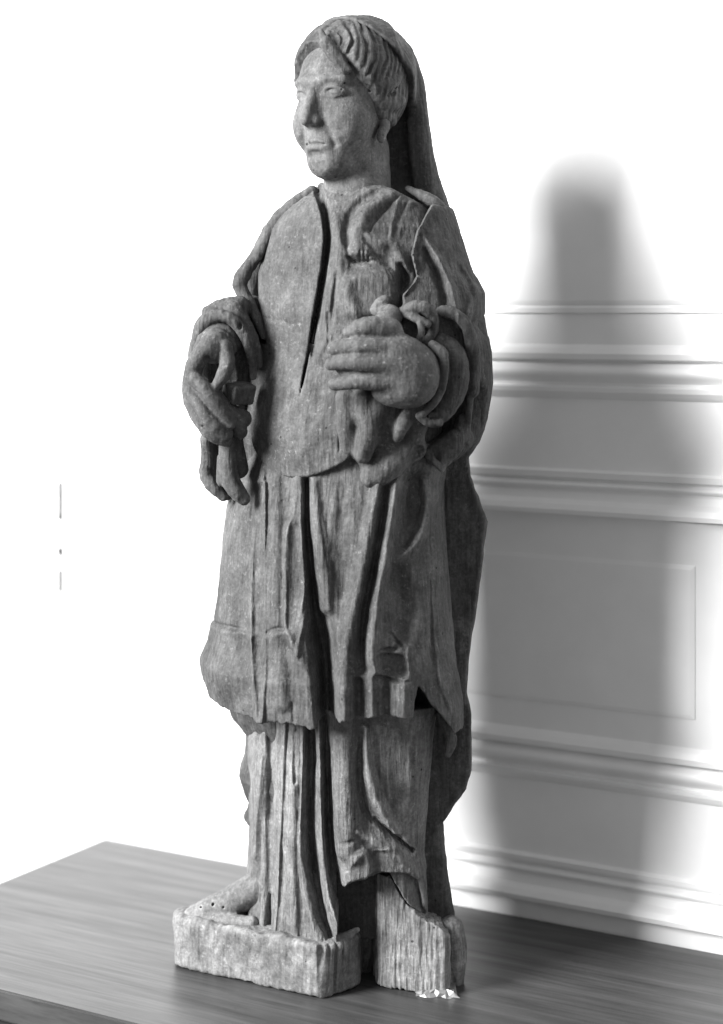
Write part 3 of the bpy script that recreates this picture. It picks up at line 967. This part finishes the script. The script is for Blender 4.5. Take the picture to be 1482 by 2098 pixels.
# ---------------------------------------------------------------- sleeves and hands
def build_left_arm():
    """the arm on the left of the picture"""
    g = Grid(pt(370, 1045, -40) + [-5, -140, 0], pt(560, 590, -40) + [0, 190, 0], 2.2)
    # upper sleeve swelling out and turning towards the viewer
    g.chain([(520, 640, 30, 34), (486, 660, 0, 45), (462, 690, -20, 52)], 12)
    g.chain([(455, 690, 10, 62), (450, 750, 25, 66), (455, 830, 35, 62), (462, 900, 40, 45)], 14)
    # rolled outer rim of the cuff
    g.chain([(394, 760, -45, 9), (399, 715, -62, 12), (412, 672, -72, 14), (432, 650, -80, 15), (462, 646, -86, 13), (488, 664, -88, 12), (505, 695, -86, 11), (516, 735, -80, 9), (520, 772, -70, 6)], 5)
    g.chain([(428, 642, -50, 16), (462, 628, -48, 20), (492, 626, -40, 20)], 14)
    g.chain([(478, 632, -58, 15), (500, 664, -62, 16), (518, 700, -60, 15), (528, 745, -52, 11)], 12)
    g.ell((492, 668, -100), (4, 12, 8), 3, 'sub')
    # hollow of the cuff
    g.chain([(452, 716, -70, 36), (458, 790, -60, 44), (470, 850, -50, 40)], 5, 'sub')
    # lower hanging part of the sleeve
    g.chain([(424, 900, -10, 14), (428, 940, 0, 16), (418, 972, -10, 13), (436, 998, -20, 14), (458, 1018, -18, 10)], 7)
    g.chain([(440, 930, 20, 26), (448, 980, 20, 26), (462, 1010, 20, 16)], 8)
    g.chain([(447, 930, -42, 17), (441, 965, -42, 16)], 4, 'sub')
    carve('sleeve', g, M_WOOD, ST)

    # inner cuff of the undergarment
    g = Grid(pt(385, 760, -80) + [0, -60, 0], pt(500, 655, -80) + [0, 110, 0], 2.0)
    g.chain([(408, 715, -80, 12), (420, 690, -90, 13), (444, 682, -96, 13), (468, 695, -94, 12), (476, 715, -88, 11)], 4)
    g.chain([(404, 700, -66, 11), (422, 676, -72, 13), (446, 668, -76, 13), (472, 678, -76, 12), (486, 705, -70, 11)], 4)
    g.chain([(442, 690, -40, 26), (440, 720, -70, 26)], 6)
    carve('inner_cuff', g, M_WOOD, ST, 1.0, .7)

    # hand
    g = Grid(pt(365, 930, -110) + [0, -90, 0], pt(525, 680, -110) + [0, 110, 0], 1.7)
    g.chain([(441, 700, -92, 30), (436, 716, -104, 28)], 6)
    # far side and back of the hand
    g.chain([(424, 712, -116, 19), (402, 742, -118, 19), (393, 776, -112, 19), (396, 812, -104, 22), (412, 846, -100, 24), (436, 878, -96, 24)], 7)
    # thumb on the near side
    g.chain([(460, 712, -110, 17), (468, 745, -120, 15), (457, 770, -130, 14), (443, 790, -134, 10)], 4)
    # fingers folded across
    g.chain([(402, 778, -130, 15), (424, 802, -138, 16), (448, 832, -136, 16), (473, 866, -124, 13)], 6)
    g.chain([(392, 800, -120, 14), (410, 832, -130, 14), (436, 866, -130, 16), (464, 888, -118, 14)], 5)
    g.chain([(390, 822, -106, 12), (408, 858, -116, 13), (432, 890, -116, 15), (462, 902, -106, 13)], 5)
    g.chain([(430, 800, -124, 15), (458, 832, -112, 17), (486, 862, -100, 18), (492, 884, -92, 15)], 4)
    g.chain([(470, 848, -90, 22), (498, 858, -84, 18)], 5)
    # gap between thumb and finger
    g.chain([(424, 736, -130, 7), (432, 752, -130, 9), (438, 766, -134, 6)], 3, 'sub')
    g.chain([(424, 738, -112, 8), (433, 754, -106, 10), (438, 764, -112, 7)], 3, 'sub')
    g.chain([(413, 760, -154, 5), (440, 795, -160, 3)], 2, 'sub')
    carve('hand', g, M_HAND, ST, 1.2, .5, 'closed hand with fingers folded over a rod end')

    g = Grid(pt(450, 850, -90) + [0, -70, 0], pt(535, 765, -90) + [0, 70, 0], 1.7)
    g.box((488, 806, -90), (19, 34, 20), 2, rot=0.6, roll=0.25, rnd=6)
    carve('held_rod', g, M_WOOD, ST, 2.4, .8)

    g = Grid(pt(440, 1050, -70) + [0, -70, 0], pt(545, 890, -70) + [0, 90, 0], 2.0)
    g.chain([(468, 896, -80, 18), (466, 950, -78, 18), (472, 985, -82, 19), (486, 1008, -84, 18), (500, 1022, -82, 13)], 6)
    g.chain([(458, 940, -70, 12), (456, 985, -70, 13)], 6)
    g.chain([(478, 900, -60, 20), (490, 960, -50, 20)], 6)
    g.chain([(486, 930, -92, 4), (486, 970, -92, 6), (500, 1000, -96, 5)], 3, 'sub')
    carve('hanging_cloth', g, M_WOOD, ST, 1.2, .8)
build_left_arm()

def build_right_arm():
    # outer sleeve
    g = Grid(pt(840, 1000, -100) + [0, -160, 0], pt(1015, 600, -60) + [0, 150, 0], 2.2)
    g.dw = -22
    g.chain([(955, 660, -30, 40), (965, 740, -30, 40), (960, 820, -25, 42), (945, 890, -20, 38)], 10)
    g.chain([(888, 640, -128, 9), (915, 636, -136, 13), (942, 652, -136, 15), (960, 684, -128, 16), (972, 735, -112, 15), (968, 800, -96, 14)], 5)
    g.chain([(952, 668, -118, 7), (958, 700, -126, 8), (962, 730, -120, 7)], 3)
    g.chain([(962, 800, -96, 9), (961, 850, -92, 7), (958, 905, -84, 5)], 3)
    # hanging tip of the sleeve
    g.chain([(950, 860, -80, 14), (938, 905, -92, 15), (906, 960, -100, 6)], 6)
    g.chain([(870, 924, -104, 6), (884, 940, -110, 9), (906, 962, -104, 5)], 6)
    g.chain([(880, 926, -98, 10), (932, 900, -92, 20)], 6)
    g.chain([(905, 955, -100, 8), (925, 915, -92, 22)], 6)
    g.chain([(885, 925, -80, 22), (915, 920, -70, 30), (940, 900, -60, 30)], 8)
    g.chain([(922, 680, -130, 26), (930, 720, -120, 24)], 4, 'sub')
    g.chain([(905, 880, -120, 24), (935, 850, -118, 18)], 4, 'sub')
    carve('sleeve', g, M_MANTLE, ST)

    # inner cuff, a curled band round the wrist
    g = Grid(pt(840, 890, -150) + [0, -115, 0], pt(965, 680, -150) + [0, 150, 0], 2.0)
    g.dw = -22
    g.chain([(905, 740, -110, 44), (912, 780, -105, 46), (900, 826, -100, 36)], 8)
    g.chain([(886, 706, -176, 9), (906, 720, -182, 11), (913, 748, -184, 11), (909, 785, -182, 11), (894, 820, -180, 10), (866, 848, -174, 8)], 4)
    g.chain([(900, 702, -138, 20), (924, 720, -132, 27), (932, 755, -126, 31), (926, 800, -126, 30), (908, 838, -132, 24), (892, 858, -140, 16)], 10)
    g.chain([(860, 852, -170, 8), (876, 868, -168, 8), (900, 866, -164, 8)], 3)
    g.chain([(922, 735, -182, 5), (924, 770, -184, 7), (914, 815, -182, 6), (896, 845, -178, 5)], 3, 'sub')
    carve('inner_cuff', g, M_MANTLE, ST, 1.2, .8)

    # gathered cloth above the wrist
    g = Grid(pt(800, 720, -150) + [0, -105, 0], pt(915, 595, -150) + [0, 150, 0], 1.9)
    g.dw = -22
    g.chain([(824, 640, -150, 11), (848, 628, -164, 14), (872, 630, -164, 14), (888, 650, -156, 12), (888, 684, -150, 10), (872, 700, -156, 9)], 4)
    g.chain([(826, 642, -150, 10), (850, 650, -170, 9), (876, 664, -172, 8)], 3)
    g.chain([(860, 660, -176, 6), (866, 684, -178, 6), (856, 700, -174, 7)], 3)
    g.chain([(838, 660, -110, 36), (868, 668, -100, 34)], 7)
    g.chain([(843, 606, -120, 6), (832, 622, -140, 7), (828, 640, -150, 8)], 4)
    carve('gathered_cloth', g, M_MANTLE, ST, 1.4, .8)

    # hand
    g = Grid(pt(655, 850, -200) + [0, -135, 0], pt(920, 620, -180) + [0, 160, 0], 1.8)
    g.dw = -22
    g.ell((842, 768, -178), (58, 56, 64), 6)
    g.ell((762, 744, -180), (74, 40, 44), 14)
    g.ell((812, 742, -192), (58, 46, 56), 14)
    g.ell((822, 800, -186), (58, 40, 32), 12)
    g.chain([(800, 648, -152, 24), (788, 668, -172, 26), (800, 700, -186, 26)], 12)
    g.chain([(800, 680, -192, 25), (770, 671, -208, 22), (744, 670, -212, 20), (716, 680, -200, 12)], 5)
    g.chain([(808, 716, -210, 22), (766, 710, -222, 18), (724, 708, -222, 17), (684, 714, -200, 13)], 7)
    g.chain([(812, 748, -214, 22), (766, 742, -226, 18), (720, 741, -224, 17), (680, 746, -198, 13)], 7)
    g.chain([(812, 786, -206, 22), (766, 781, -216, 17), (722, 781, -214, 16), (686, 787, -194, 13)], 7)
    g.chain([(696, 694, -214, 4), (730, 692, -232, 5), (770, 694, -240, 4), (800, 698, -236, 2)], 2, 'sub')
    g.chain([(672, 725, -212, 4), (700, 725, -232, 4), (740, 726, -246, 4), (775, 730, -248, 2)], 2, 'sub')
    g.chain([(672, 759, -212, 4), (700, 760, -232, 5), (740, 762, -246, 4), (775, 766, -248, 2)], 2, 'sub')
    g.chain([(752, 805, -215, 4), (790, 812, -220, 3)], 2, 'sub')
    g.ell((775, 655, -200), (9, 10, 6), 3, 'sub')
    carve('hand', g, M_HAND, ST, 1.6, .5, 'hand laid across the waist with four fingers showing')

    # broken bits of the carving between hand and tunic
    g = Grid(pt(745, 660, -150) + [0, -70, 0], pt(840, 585, -150) + [0, 110, 0], 1.9)
    g.dw = -22
    g.chain([(770, 634, -130, 13), (785, 618, -136, 13), (802, 612, -122, 9)], 6)
    g.chain([(762, 640, -120, 12), (790, 636, -140, 14)], 4)
    carve('broken_stub', g, M_HAND, ST, 2.2, .6)

    # cloth gathered below the hand
    g = Grid(pt(680, 1010, -150) + [0, -145, 0], pt(890, 780, -120) + [0, 190, 0], 2.1)
    g.dw = -22
    g.chain([(780, 830, -104, 62), (792, 880, -96, 64), (800, 930, -70, 50)], 12)
    g.chain([(722, 820, -120, 30), (722, 880, -118, 30), (724, 920, -116, 24)], 14)
    g.chain([(708, 815, -146, 18), (708, 870, -142, 17), (712, 920, -138, 14)], 18)
    g.chain([(744, 812, -162, 16), (742, 845, -160, 16), (756, 872, -164, 18), (752, 905, -162, 20), (744, 932, -154, 16)], 18)
    g.chain([(780, 822, -158, 16), (766, 850, -160, 14), (760, 880, -160, 12)], 14)
    g.chain([(838, 846, -156, 12), (826, 868, -166, 15), (814, 898, -158, 9)], 6)
    g.chain([(850, 840, -130, 26), (848, 880, -128, 28), (830, 915, -122, 24)], 10)
    g.chain([(844, 915, -112, 30), (806, 944, -130, 24), (780, 970, -138, 20), (764, 985, -128, 10)], 8)
    g.ell((784, 960, -134), (48, 24, 30), 10, roll=-0.6)
    g.chain([(800, 915, -112, 34), (790, 945, -116, 30)], 12)
    g.chain([(736, 930, -136, 12), (750, 950, -130, 14), (758, 974, -126, 10)], 8)
    g.chain([(770, 940, -100, 36), (790, 960, -100, 26)], 10)
    g.chain([(802, 850, -182, 9), (792, 885, -172, 15), (784, 922, -164, 14)], 4, 'sub')
    g.chain([(728, 850, -178, 5), (730, 890, -178, 6), (728, 925, -170, 5)], 3, 'sub')
    g.chain([(862, 930, -140, 18), (820, 975, -160, 8)], 3, 'sub')
    carve('gathered_drapery', g, M_WOOD, ST, 1.8, .9)
build_right_arm()

# ---------------------------------------------------------------- head
HC = pt(716, 170, -15)
HY = math.radians(40)
HS_, HCO = math.sin(HY), math.cos(HY)
def hl(r, f, z):
    """head coordinates: r to the figure's left, f forward, z up"""
    return np.array([HC[0] + HCO * r - HS_ * f, HC[1] - HS_ * r - HCO * f, HC[2] + z])

class HeadGrid(Grid):
    def loc(self):
        dx, dy = self.X - HC[0], self.Y - HC[1]
        return dx * HCO - dy * HS_, -dx * HS_ - dy * HCO, self.Z - HC[2]
    def e(self, c, r, k=8.0, op='add'):
        self.ell_su(hl(*c), r, k, op, rot=HY)
    def c(self, pts, k=6.0, op='add', smooth=1):
        p = chaikin(pts, smooth) if smooth and len(pts) > 2 else np.asarray(pts, float)
        self.chain_su([[*hl(*a[:3]), a[3]] for a in p], k, op)

def build_head():
    g = HeadGrid(pt(585, 490, -15) + [0, -175, 0], pt(860, 25, -15) + [0, 150, 0], 1.8)
    g.e((0, -12, 0), (97, 112, 120), 6)
    g.e((0, 30, -70), (84, 82, 105), 25)
    g.e((0, 42, -118), (66, 62, 80), 16)
    g.e((0, 70, -166), (42, 32, 34), 20)
    g.e((46, 58, -90), (43, 44, 50), 18)
    g.e((-46, 58, -90), (41, 44, 50), 18)
    g.e((0, 50, 6), (68, 58, 60), 22)
    # neck
    g.c([(4, -20, -140, 66), (8, -14, -215, 70), (14, -22, -300, 62)], 18, smooth=0)
    # eye sockets
    for s in (-1, 1):
        g.c([(s * 24, 126, -29, 11), (s * 42, 121, -31, 12), (s * 62, 106, -33, 8)], 16, 'sub')
        g.e((s * 41, 88, -31), (20, 15, 11), 3)
        g.c([(s * 22, 102, -29, 3), (s * 32, 105, -21, 3.5), (s * 46, 102, -20, 3.5), (s * 62, 89, -29, 3)], 4)
        g.c([(s * 24, 100, -36, 2.5), (s * 40, 100, -42, 3), (s * 58, 91, -36, 2.5)], 4)
        g.c([(s * 12, 108, -8, 5), (s * 36, 105, -1, 4), (s * 62, 90, -6, 4)], 20)
    # nose
    g.c([(0, 107, -4, 9), (0, 113, -28, 10), (0, 125, -62, 11), (0, 134, -86, 11)], 6)
    for s in (-1, 1):
        g.c([(s * 5, 102, -24, 8), (s * 7, 110, -60, 9), (s * 8, 116, -84, 10)], 12)
        g.e((s * 14, 110, -89), (8, 14, 8), 12)
        g.e((s * 8, 122, -100), (6, 9, 4), 3, 'sub')
    # mouth
    g.e((0, 90, -130), (32, 20, 24), 14)
    g.c([(-21, 101, -128, 4), (-8, 111, -125, 5), (0, 111, -127, 4.5), (8, 111, -125, 5), (21, 101, -128, 4)], 5)
    g.c([(-14, 103, -139, 5), (0, 109, -141, 6), (14, 103, -139, 5)], 5)
    g.c([(-24, 103, -133, 2), (-10, 116, -132, 2.5), (0, 118, -133, 2.5), (10, 116, -132, 2.5), (24, 103, -133, 2)], 3, 'sub')
    g.c([(-16, 106, -154, 5), (0, 111, -153, 5), (16, 106, -154, 5)], 9, 'sub')
    for s in (-1, 1):
        g.c([(s * 28, 112, -98, 3), (s * 38, 102, -115, 3), (s * 42, 94, -134, 3)], 12, 'sub')
    # ear lobe
    g.e((86, 2, -112), (9, 12, 17), 3)
    g.e((88, -8, -90), (8, 14, 20), 6)
    carve('head', g, M_FACE, ST, 1.6, .25)

    # hair, parted in the middle
    g = HeadGrid(pt(585, 330, -15) + [0, -150, 0], pt(870, 25, -15) + [0, 150, 0], 1.9)
    r, f, z = g.loc()
    k0 = np.sqrt((r / 112) ** 2 + ((f + 4) / 129) ** 2 + ((z - 2) / 128) ** 2)
    k1 = np.sqrt((r / 112 ** 2) ** 2 + ((f + 4) / 129 ** 2) ** 2 + ((z - 2) / 128 ** 2) ** 2) + 1e-6
    d = k0 * (k0 - 1) / k1
    zr = f - 0.30 * np.abs(r) + 0.25 * z
    wob = 15 * N1(r / 34 + 3 + 0 * z, f / 40 + 0 * z, z / 40 + 0 * r)
    lock = np.abs(np.sin((zr + wob) * 0.135)) ** 0.7
    front = sstep(-10.0, 60.0, f + 0.5 * z)
    d = d - (0.8 + 3.6 * front) * (lock - 0.6) - 1.6 * np.sin(zr * 0.42 + 2 * wob * 0.1) + 5.0 * np.exp(-((r - 3) / 7) ** 2)
    face = (-78 + 1.42 * (f - 10) + 0.10 * np.abs(r) + 30 * np.exp(-((r + 4) / 42) ** 2)) - z
    d = smax(d, face * 0.6, 5.0)
    low = (-150 - z)
    d = np.maximum(d, low)
    g.f = d.astype(np.float32)
    # locks sweeping to the side and a curl over the temple
    g.c([(12, 86, 70, 12), (34, 84, 40, 15), (50, 80, 8, 13), (56, 78, -10, 8)], 4)
    g.c([(18, 70, 92, 12), (55, 66, 60, 14), (78, 52, 22, 13), (84, 40, 4, 9)], 4)
    g.c([(18, 108, 92, 5), (30, 110, 64, 9), (46, 101, 36, 10), (58, 91, 14, 8), (63, 86, 2, 4)], 6)
    g.c([(34, 110, 70, 7), (54, 97, 40, 9), (68, 82, 12, 7)], 6)
    g.c([(62, 66, 14, 10), (84, 44, -8, 14), (100, 16, -14, 15), (107, -12, -6, 12), (108, -30, 8, 8)], 4)
    g.c([(74, 44, -24, 9), (92, 14, -46, 12), (98, -18, -52, 12), (100, -44, -40, 9)], 9)
    g.c([(80, 46, -24, 4), (98, 16, -32, 5), (108, -14, -30, 5)], 3, 'sub')
    g.c([(78, 24, -56, 9), (86, -6, -74, 12), (84, -34, -80, 12)], 10)
    g.c([(76, 58, 2, 4), (96, 22, -14, 5), (108, -14, -14, 5)], 2, 'sub')
    g.c([(24, 98, 62, 4), (46, 92, 20, 4)], 2, 'sub')
    carve('hair', g, M_WOOD, ST, 2.2, .8)

    # veil over the crown, falling behind the shoulder
    g = HeadGrid(pt(590, 470, 20) + [0, -160, 0], pt(960, 15, 20) + [0, 210, 0], 2.2)
    r, f, z = g.loc()
    k0 = np.sqrt((r / 124) ** 2 + ((f + 18) / 134) ** 2 + ((z - 0) / 142) ** 2)
    k1 = np.sqrt((r / 124 ** 2) ** 2 + ((f + 18) / 134 ** 2) ** 2 + ((z - 0) / 142 ** 2) ** 2) + 1e-6
    d = k0 * (k0 - 1) / k1
    d = d - 3.0 * np.sin((f + 0.5 * z) * 0.07 + 1.5 * N1(r / 60 + 0 * z, f / 60 + 0 * z, z / 60 + 0 * r))
    edge = f - (34 - 0.86 * (120 - z))
    d = smax(d, edge * 0.75, 7.0)
    d = np.maximum(d, -40 - z)
    g.f = d.astype(np.float32)
    g.chain([(800, 84, 30, 24), (826, 118, 36, 26), (844, 165, 40, 25), (852, 200, 40, 23), (856, 240, 30, 22), (862, 300, 30, 24), (870, 360, 34, 28), (888, 415, 40, 30), (900, 440, 40, 26)], 12)
    g.chain([(842, 250, 20, 8), (848, 310, 20, 10), (856, 370, 22, 12), (872, 420, 24, 12)], 6)
    g.chain([(800, 190, 110, 60), (815, 300, 110, 62), (840, 420, 100, 62)], 20)
    g.chain([(740, 200, 110, 70), (740, 330, 110, 80), (760, 430, 90, 80)], 20)
    # rolled end lying on the shoulder
    g.chain([(836, 386, -30, 7), (868, 402, -52, 12), (898, 419, -58, 12), (914, 430, -52, 6)], 6)
    g.chain([(866, 235, 0, 4), (872, 300, 0, 4), (884, 370, 4, 4)], 4, 'sub')
    carve('veil', g, M_WOOD, ST, 1.8, .8)
build_head()

# ---------------------------------------------------------------- feet and base
def build_base():
    zt = -HT                                        # table level
    def block(poly_uvw, ztop, zbot, name, mat, rough, grain, cuts=(), adds=(), label=None, hh=2.2, tilt=None):
        P = np.array(poly_uvw, float)
        lo = np.array([P[:, 0].min() - 14, P[:, 1].min() - 14, zbot - 10])
        hi = np.array([P[:, 0].max() + 14, P[:, 1].max() + 14, ztop + 70])
        g = Grid(lo, hi, hh)
        X, Y = g.ax[0][:, None], g.ax[1][None, :]
        best = np.full((g.n[0], g.n[1]), 1e9)
        ins = np.zeros((g.n[0], g.n[1]), bool)
        q = chaikin(P, 2, True)
        for s, e in zip(q, np.roll(q, -1, 0)):
            dx, dy = e[0] - s[0], e[1] - s[1]
            t = np.clip(((X - s[0]) * dx + (Y - s[1]) * dy) / (dx * dx + dy * dy + 1e-9), 0, 1)
            best = np.minimum(best, (X - s[0] - t * dx) ** 2 + (Y - s[1] - t * dy) ** 2)
            if abs(dy) > 1e-9:
                ins ^= ((s[1] > Y) != (e[1] > Y)) & (X < dx * (Y - s[1]) / dy + s[0])
        d2 = np.where(ins, -np.sqrt(best), np.sqrt(best)).astype(np.float32)[:, :, None]
        top = ztop if tilt is None else ztop + tilt[0] * g.X + tilt[1] * g.Y
        g.f = smax(smax(d2 + np.float32(0), g.Z - top + 4 * N1(g.X / 40, g.Y / 40, g.Z * 0), 12.0), (zbot - g.Z) + 0 * d2, 11.0).astype(np.float32)
        for a in adds:
            g.chain(*a)
        for a in cuts:
            g.chain(*a)
        return g, (name, mat, rough, grain, label)
    # left block: its long face runs parallel to the wall
    polyL = [(-392, 66), (-388, 38), (-364, 14), (-300, -16), (-200, -70), (-100, -132), (-82, -138), (-6, -86), (0, -30), (20, 120), (-200, 150), (-340, 128), (-392, 92)]
    g, a = block(polyL, zt + 106, zt + 1, 'base_block', M_PLINTH, 4.2, .7, label='left half of the base with a smooth pale front face')
    # crack, end grain splits, worn bottom edge
    g.chain([(606, 1925, -122, 3), (604, 2032, -134, 3)], 2, 'sub')
    g.chain([(660, 1930, -134, 9), (656, 2045, -146, 8)], 3, 'sub')
    for u, w_, r_ in ((676, -122, 3), (690, -112, 4), (704, -104, 3), (718, -96, 4)):
        g.chain([(u, 1930, w_, r_), (u - 6, 2040, w_ - 8, r_)], 2, 'sub')
    for u, v, w_, r_ in ((378, 1990, 42, 9), (480, 2024, -30, 7), (590, 2040, -106, 8), (615, 2046, -124, 8)):
        g.chain([(u, v, w_, r_), (u + 14, v + 4, w_ - 6, r_ * .7)], 4, 'sub')
    g.chain([(376, 1890, 44, 5), (384, 1950, 32, 4)], 5, 'sub')
    # raised rim on the right end
    g.chain([(690, 1925, -96, 8), (715, 1916, -88, 7), (733, 1906, -80, 6)], 5)
    carve(a[0], g, a[1], ST, a[2], a[3], a[4])

    # foot on the left block
    g = Grid(pt(355, 1915, 30) + [0, -130, 0], pt(560, 1740, 30) + [0, 140, 0], 2.0)
    g.chain([(527, 1822, 36, 36), (478, 1845, 36, 32), (432, 1862, 42, 25), (394, 1875, 54, 17)], 4, 'add', None, 2)
    g.chain([(515, 1890, -8, 14), (450, 1888, 12, 15), (392, 1884, 40, 12)], 9)
    for u, v, w_ in ((436, 1852, 12), (458, 1858, 6), (412, 1858, 24)):
        g.chain([(u, v, w_, 2.6), (u + 1, v + 2, w_ + 12, 2.6)], 1, 'sub')
    carve('foot', g, M_PLINTH, ST, 1.8, .4)

    # right block: split wood with strong grain
    polyR = [(30, -74), (60, -86), (110, -104), (160, -116), (172, -112), (180, -60), (200, 20), (150, 120), (40, 120), (24, 0)]
    g, a = block(polyR, zt + 150, zt + 2, 'base_block', M_BASE, 2.4, 2.6, label='right half of the base, splintered with open vertical grain')
    # wedge rising under the hem, cut off by a slope on the right
    g.chain([(758, 1800, -50, 16), (765, 1900, -52, 30)], 8)
    X, Y, Z = g.X, g.Y, g.Z
    xs = np.interp(g.ax[0], [pt(u, 0, -80)[0] for u in (740, 752, 800, 830, 858, 900, 922, 960)], [(V0 - v) * (F - 80) / F for v in (1800, 1792, 1796, 1846, 1870, 1888, 1915, 1960)])
    block_top = xs[:, None, None].astype(np.float32)
    body = g.f
    # grow the body upward to the slope
    gg = Grid(g.lo, np.array([g.lo[0] + g.h * (g.n[0] - 1), g.lo[1] + g.h * (g.n[1] - 1), zt + 250]), g.h)
    colm = body[:, :, int((zt + 60 - g.lo[2]) / g.h)][:, :, None]
    gg.f = smax(smax(colm + 0 * gg.Z, gg.Z - block_top, 5.0), zt + 3 - gg.Z + 0 * colm, 4.0).astype(np.float32)
    g = gg
    for u, v0, v1, r_ in ((790, 1830, 2010, 3.0), (808, 1810, 1930, 2.6), (826, 1850, 2000, 2.6), (846, 1890, 2010, 2.4), (858, 1870, 1950, 3.4), (884, 1880, 1985, 3.0), (775, 1850, 1960, 3.0), (900, 1900, 1950, 2.5), (818, 1900, 2020, 2.0), (872, 1950, 2020, 2.0)):
        w_ = -86 - (u - 775) * 0.28
        g.chain([(u, v0, w_, r_), (u - 4, (v0 + v1) / 2, w_, r_), (u - 2, v1, w_ - 8, r_ * .6)], 2, 'sub')
    g.chain([(757, 1812, -76, 5), (756, 1860, -76, 5), (752, 1880, -74, 4)], 2, 'sub')
    g.chain([(752, 2030, -80, 10), (752, 1900, -76, 16)], 4, 'sub')
    carve(a[0], g, a[1], ST, a[2], a[3], a[4])

    # rounded side of the other foot
    g = Grid(pt(880, 2045, -40) + [0, -90, 0], pt(990, 1860, -40) + [0, 110, 0], 2.0)
    g.chain([(924, 1903, -46, 27), (931, 1950, -48, 28), (926, 2004, -50, 24)], 8)
    g.chain([(905, 1930, -30, 24), (905, 2000, -40, 20)], 8)
    g.chain([(914, 1930, -78, 4), (918, 1970, -78, 5), (930, 2010, -74, 4)], 3, 'sub')
    carve('foot', g, M_BASE, ST, 2.0, 1.4)

    # splintered core between the two halves, set well back
    g = Grid(np.array([-60, -60, zt - 2]), np.array([80, 130, zt + 330]), 3.0)
    g.chain([(720, 1790, 20, 50), (730, 1900, 40, 55), (738, 1990, 60, 50)], 8)
    carve('core', g, M_BASE, ST, 2.5, 2.0)
build_base()

# ------------------------------------------------------------------ foil wedge under the base
def build_foil():
    m, nt, bs = new_mat('crumpled_foil')
    bs.inputs['Base Color'].default_value = grey(0.32)
    bs.inputs['Roughness'].default_value = 0.4
    bs.inputs['Metallic'].default_value = 0.6
    r = np.random.RandomState(5)
    nx, ny = 10, 3
    V, Q = [], []
    for i in range(nx):
        t = i / (nx - 1)
        hgt = 1 + 11 * math.sin(math.pi * (0.04 + 0.9 * t)) ** 0.8
        for j in range(ny):
            a = j / (ny - 1)
            fold = 4.0 * math.sin(i * 1.7 + 1.3 * j) + r.randn() * 1.2
            V.append(((108 + 84 * t + r.randn() * 2.5) * S, (-108 - 12 * t - 13 * (1 - a) + fold) * S, max(0.5, a * hgt + r.randn() * 1.5 * (j > 0)) * S))
    for j in range(2):
        for i in range(nx):
            t = i / (nx - 1)
            V.append(((112 + 76 * t) * S, (-70 + 30 * j) * S, (5 * (1 - j) + 0.6) * S))
    for i in range(nx - 1):
        for j in range(ny + 1):
            a0, a1 = (i * ny + j, (i + 1) * ny + j) if j < ny else (nx * ny + i, nx * ny + i + 1)
            b0, b1 = (a0 + 1, a1 + 1) if j < ny - 1 else ((nx * ny + i, nx * ny + i + 1) if j == ny - 1 else (nx * ny + nx + i, nx * ny + nx + i + 1))
            Q.append((a0, a1, b1, b0))
    me = bpy.data.meshes.new('foil_wedge')
    me.from_pydata(V, [], Q)
    me.materials.append(m)
    o = bpy.data.objects.new('foil_wedge', me)
    COL.objects.link(o)
    tag(o, 'crumpled bright foil wedged under the right corner of the statue base', 'foil')
build_foil()
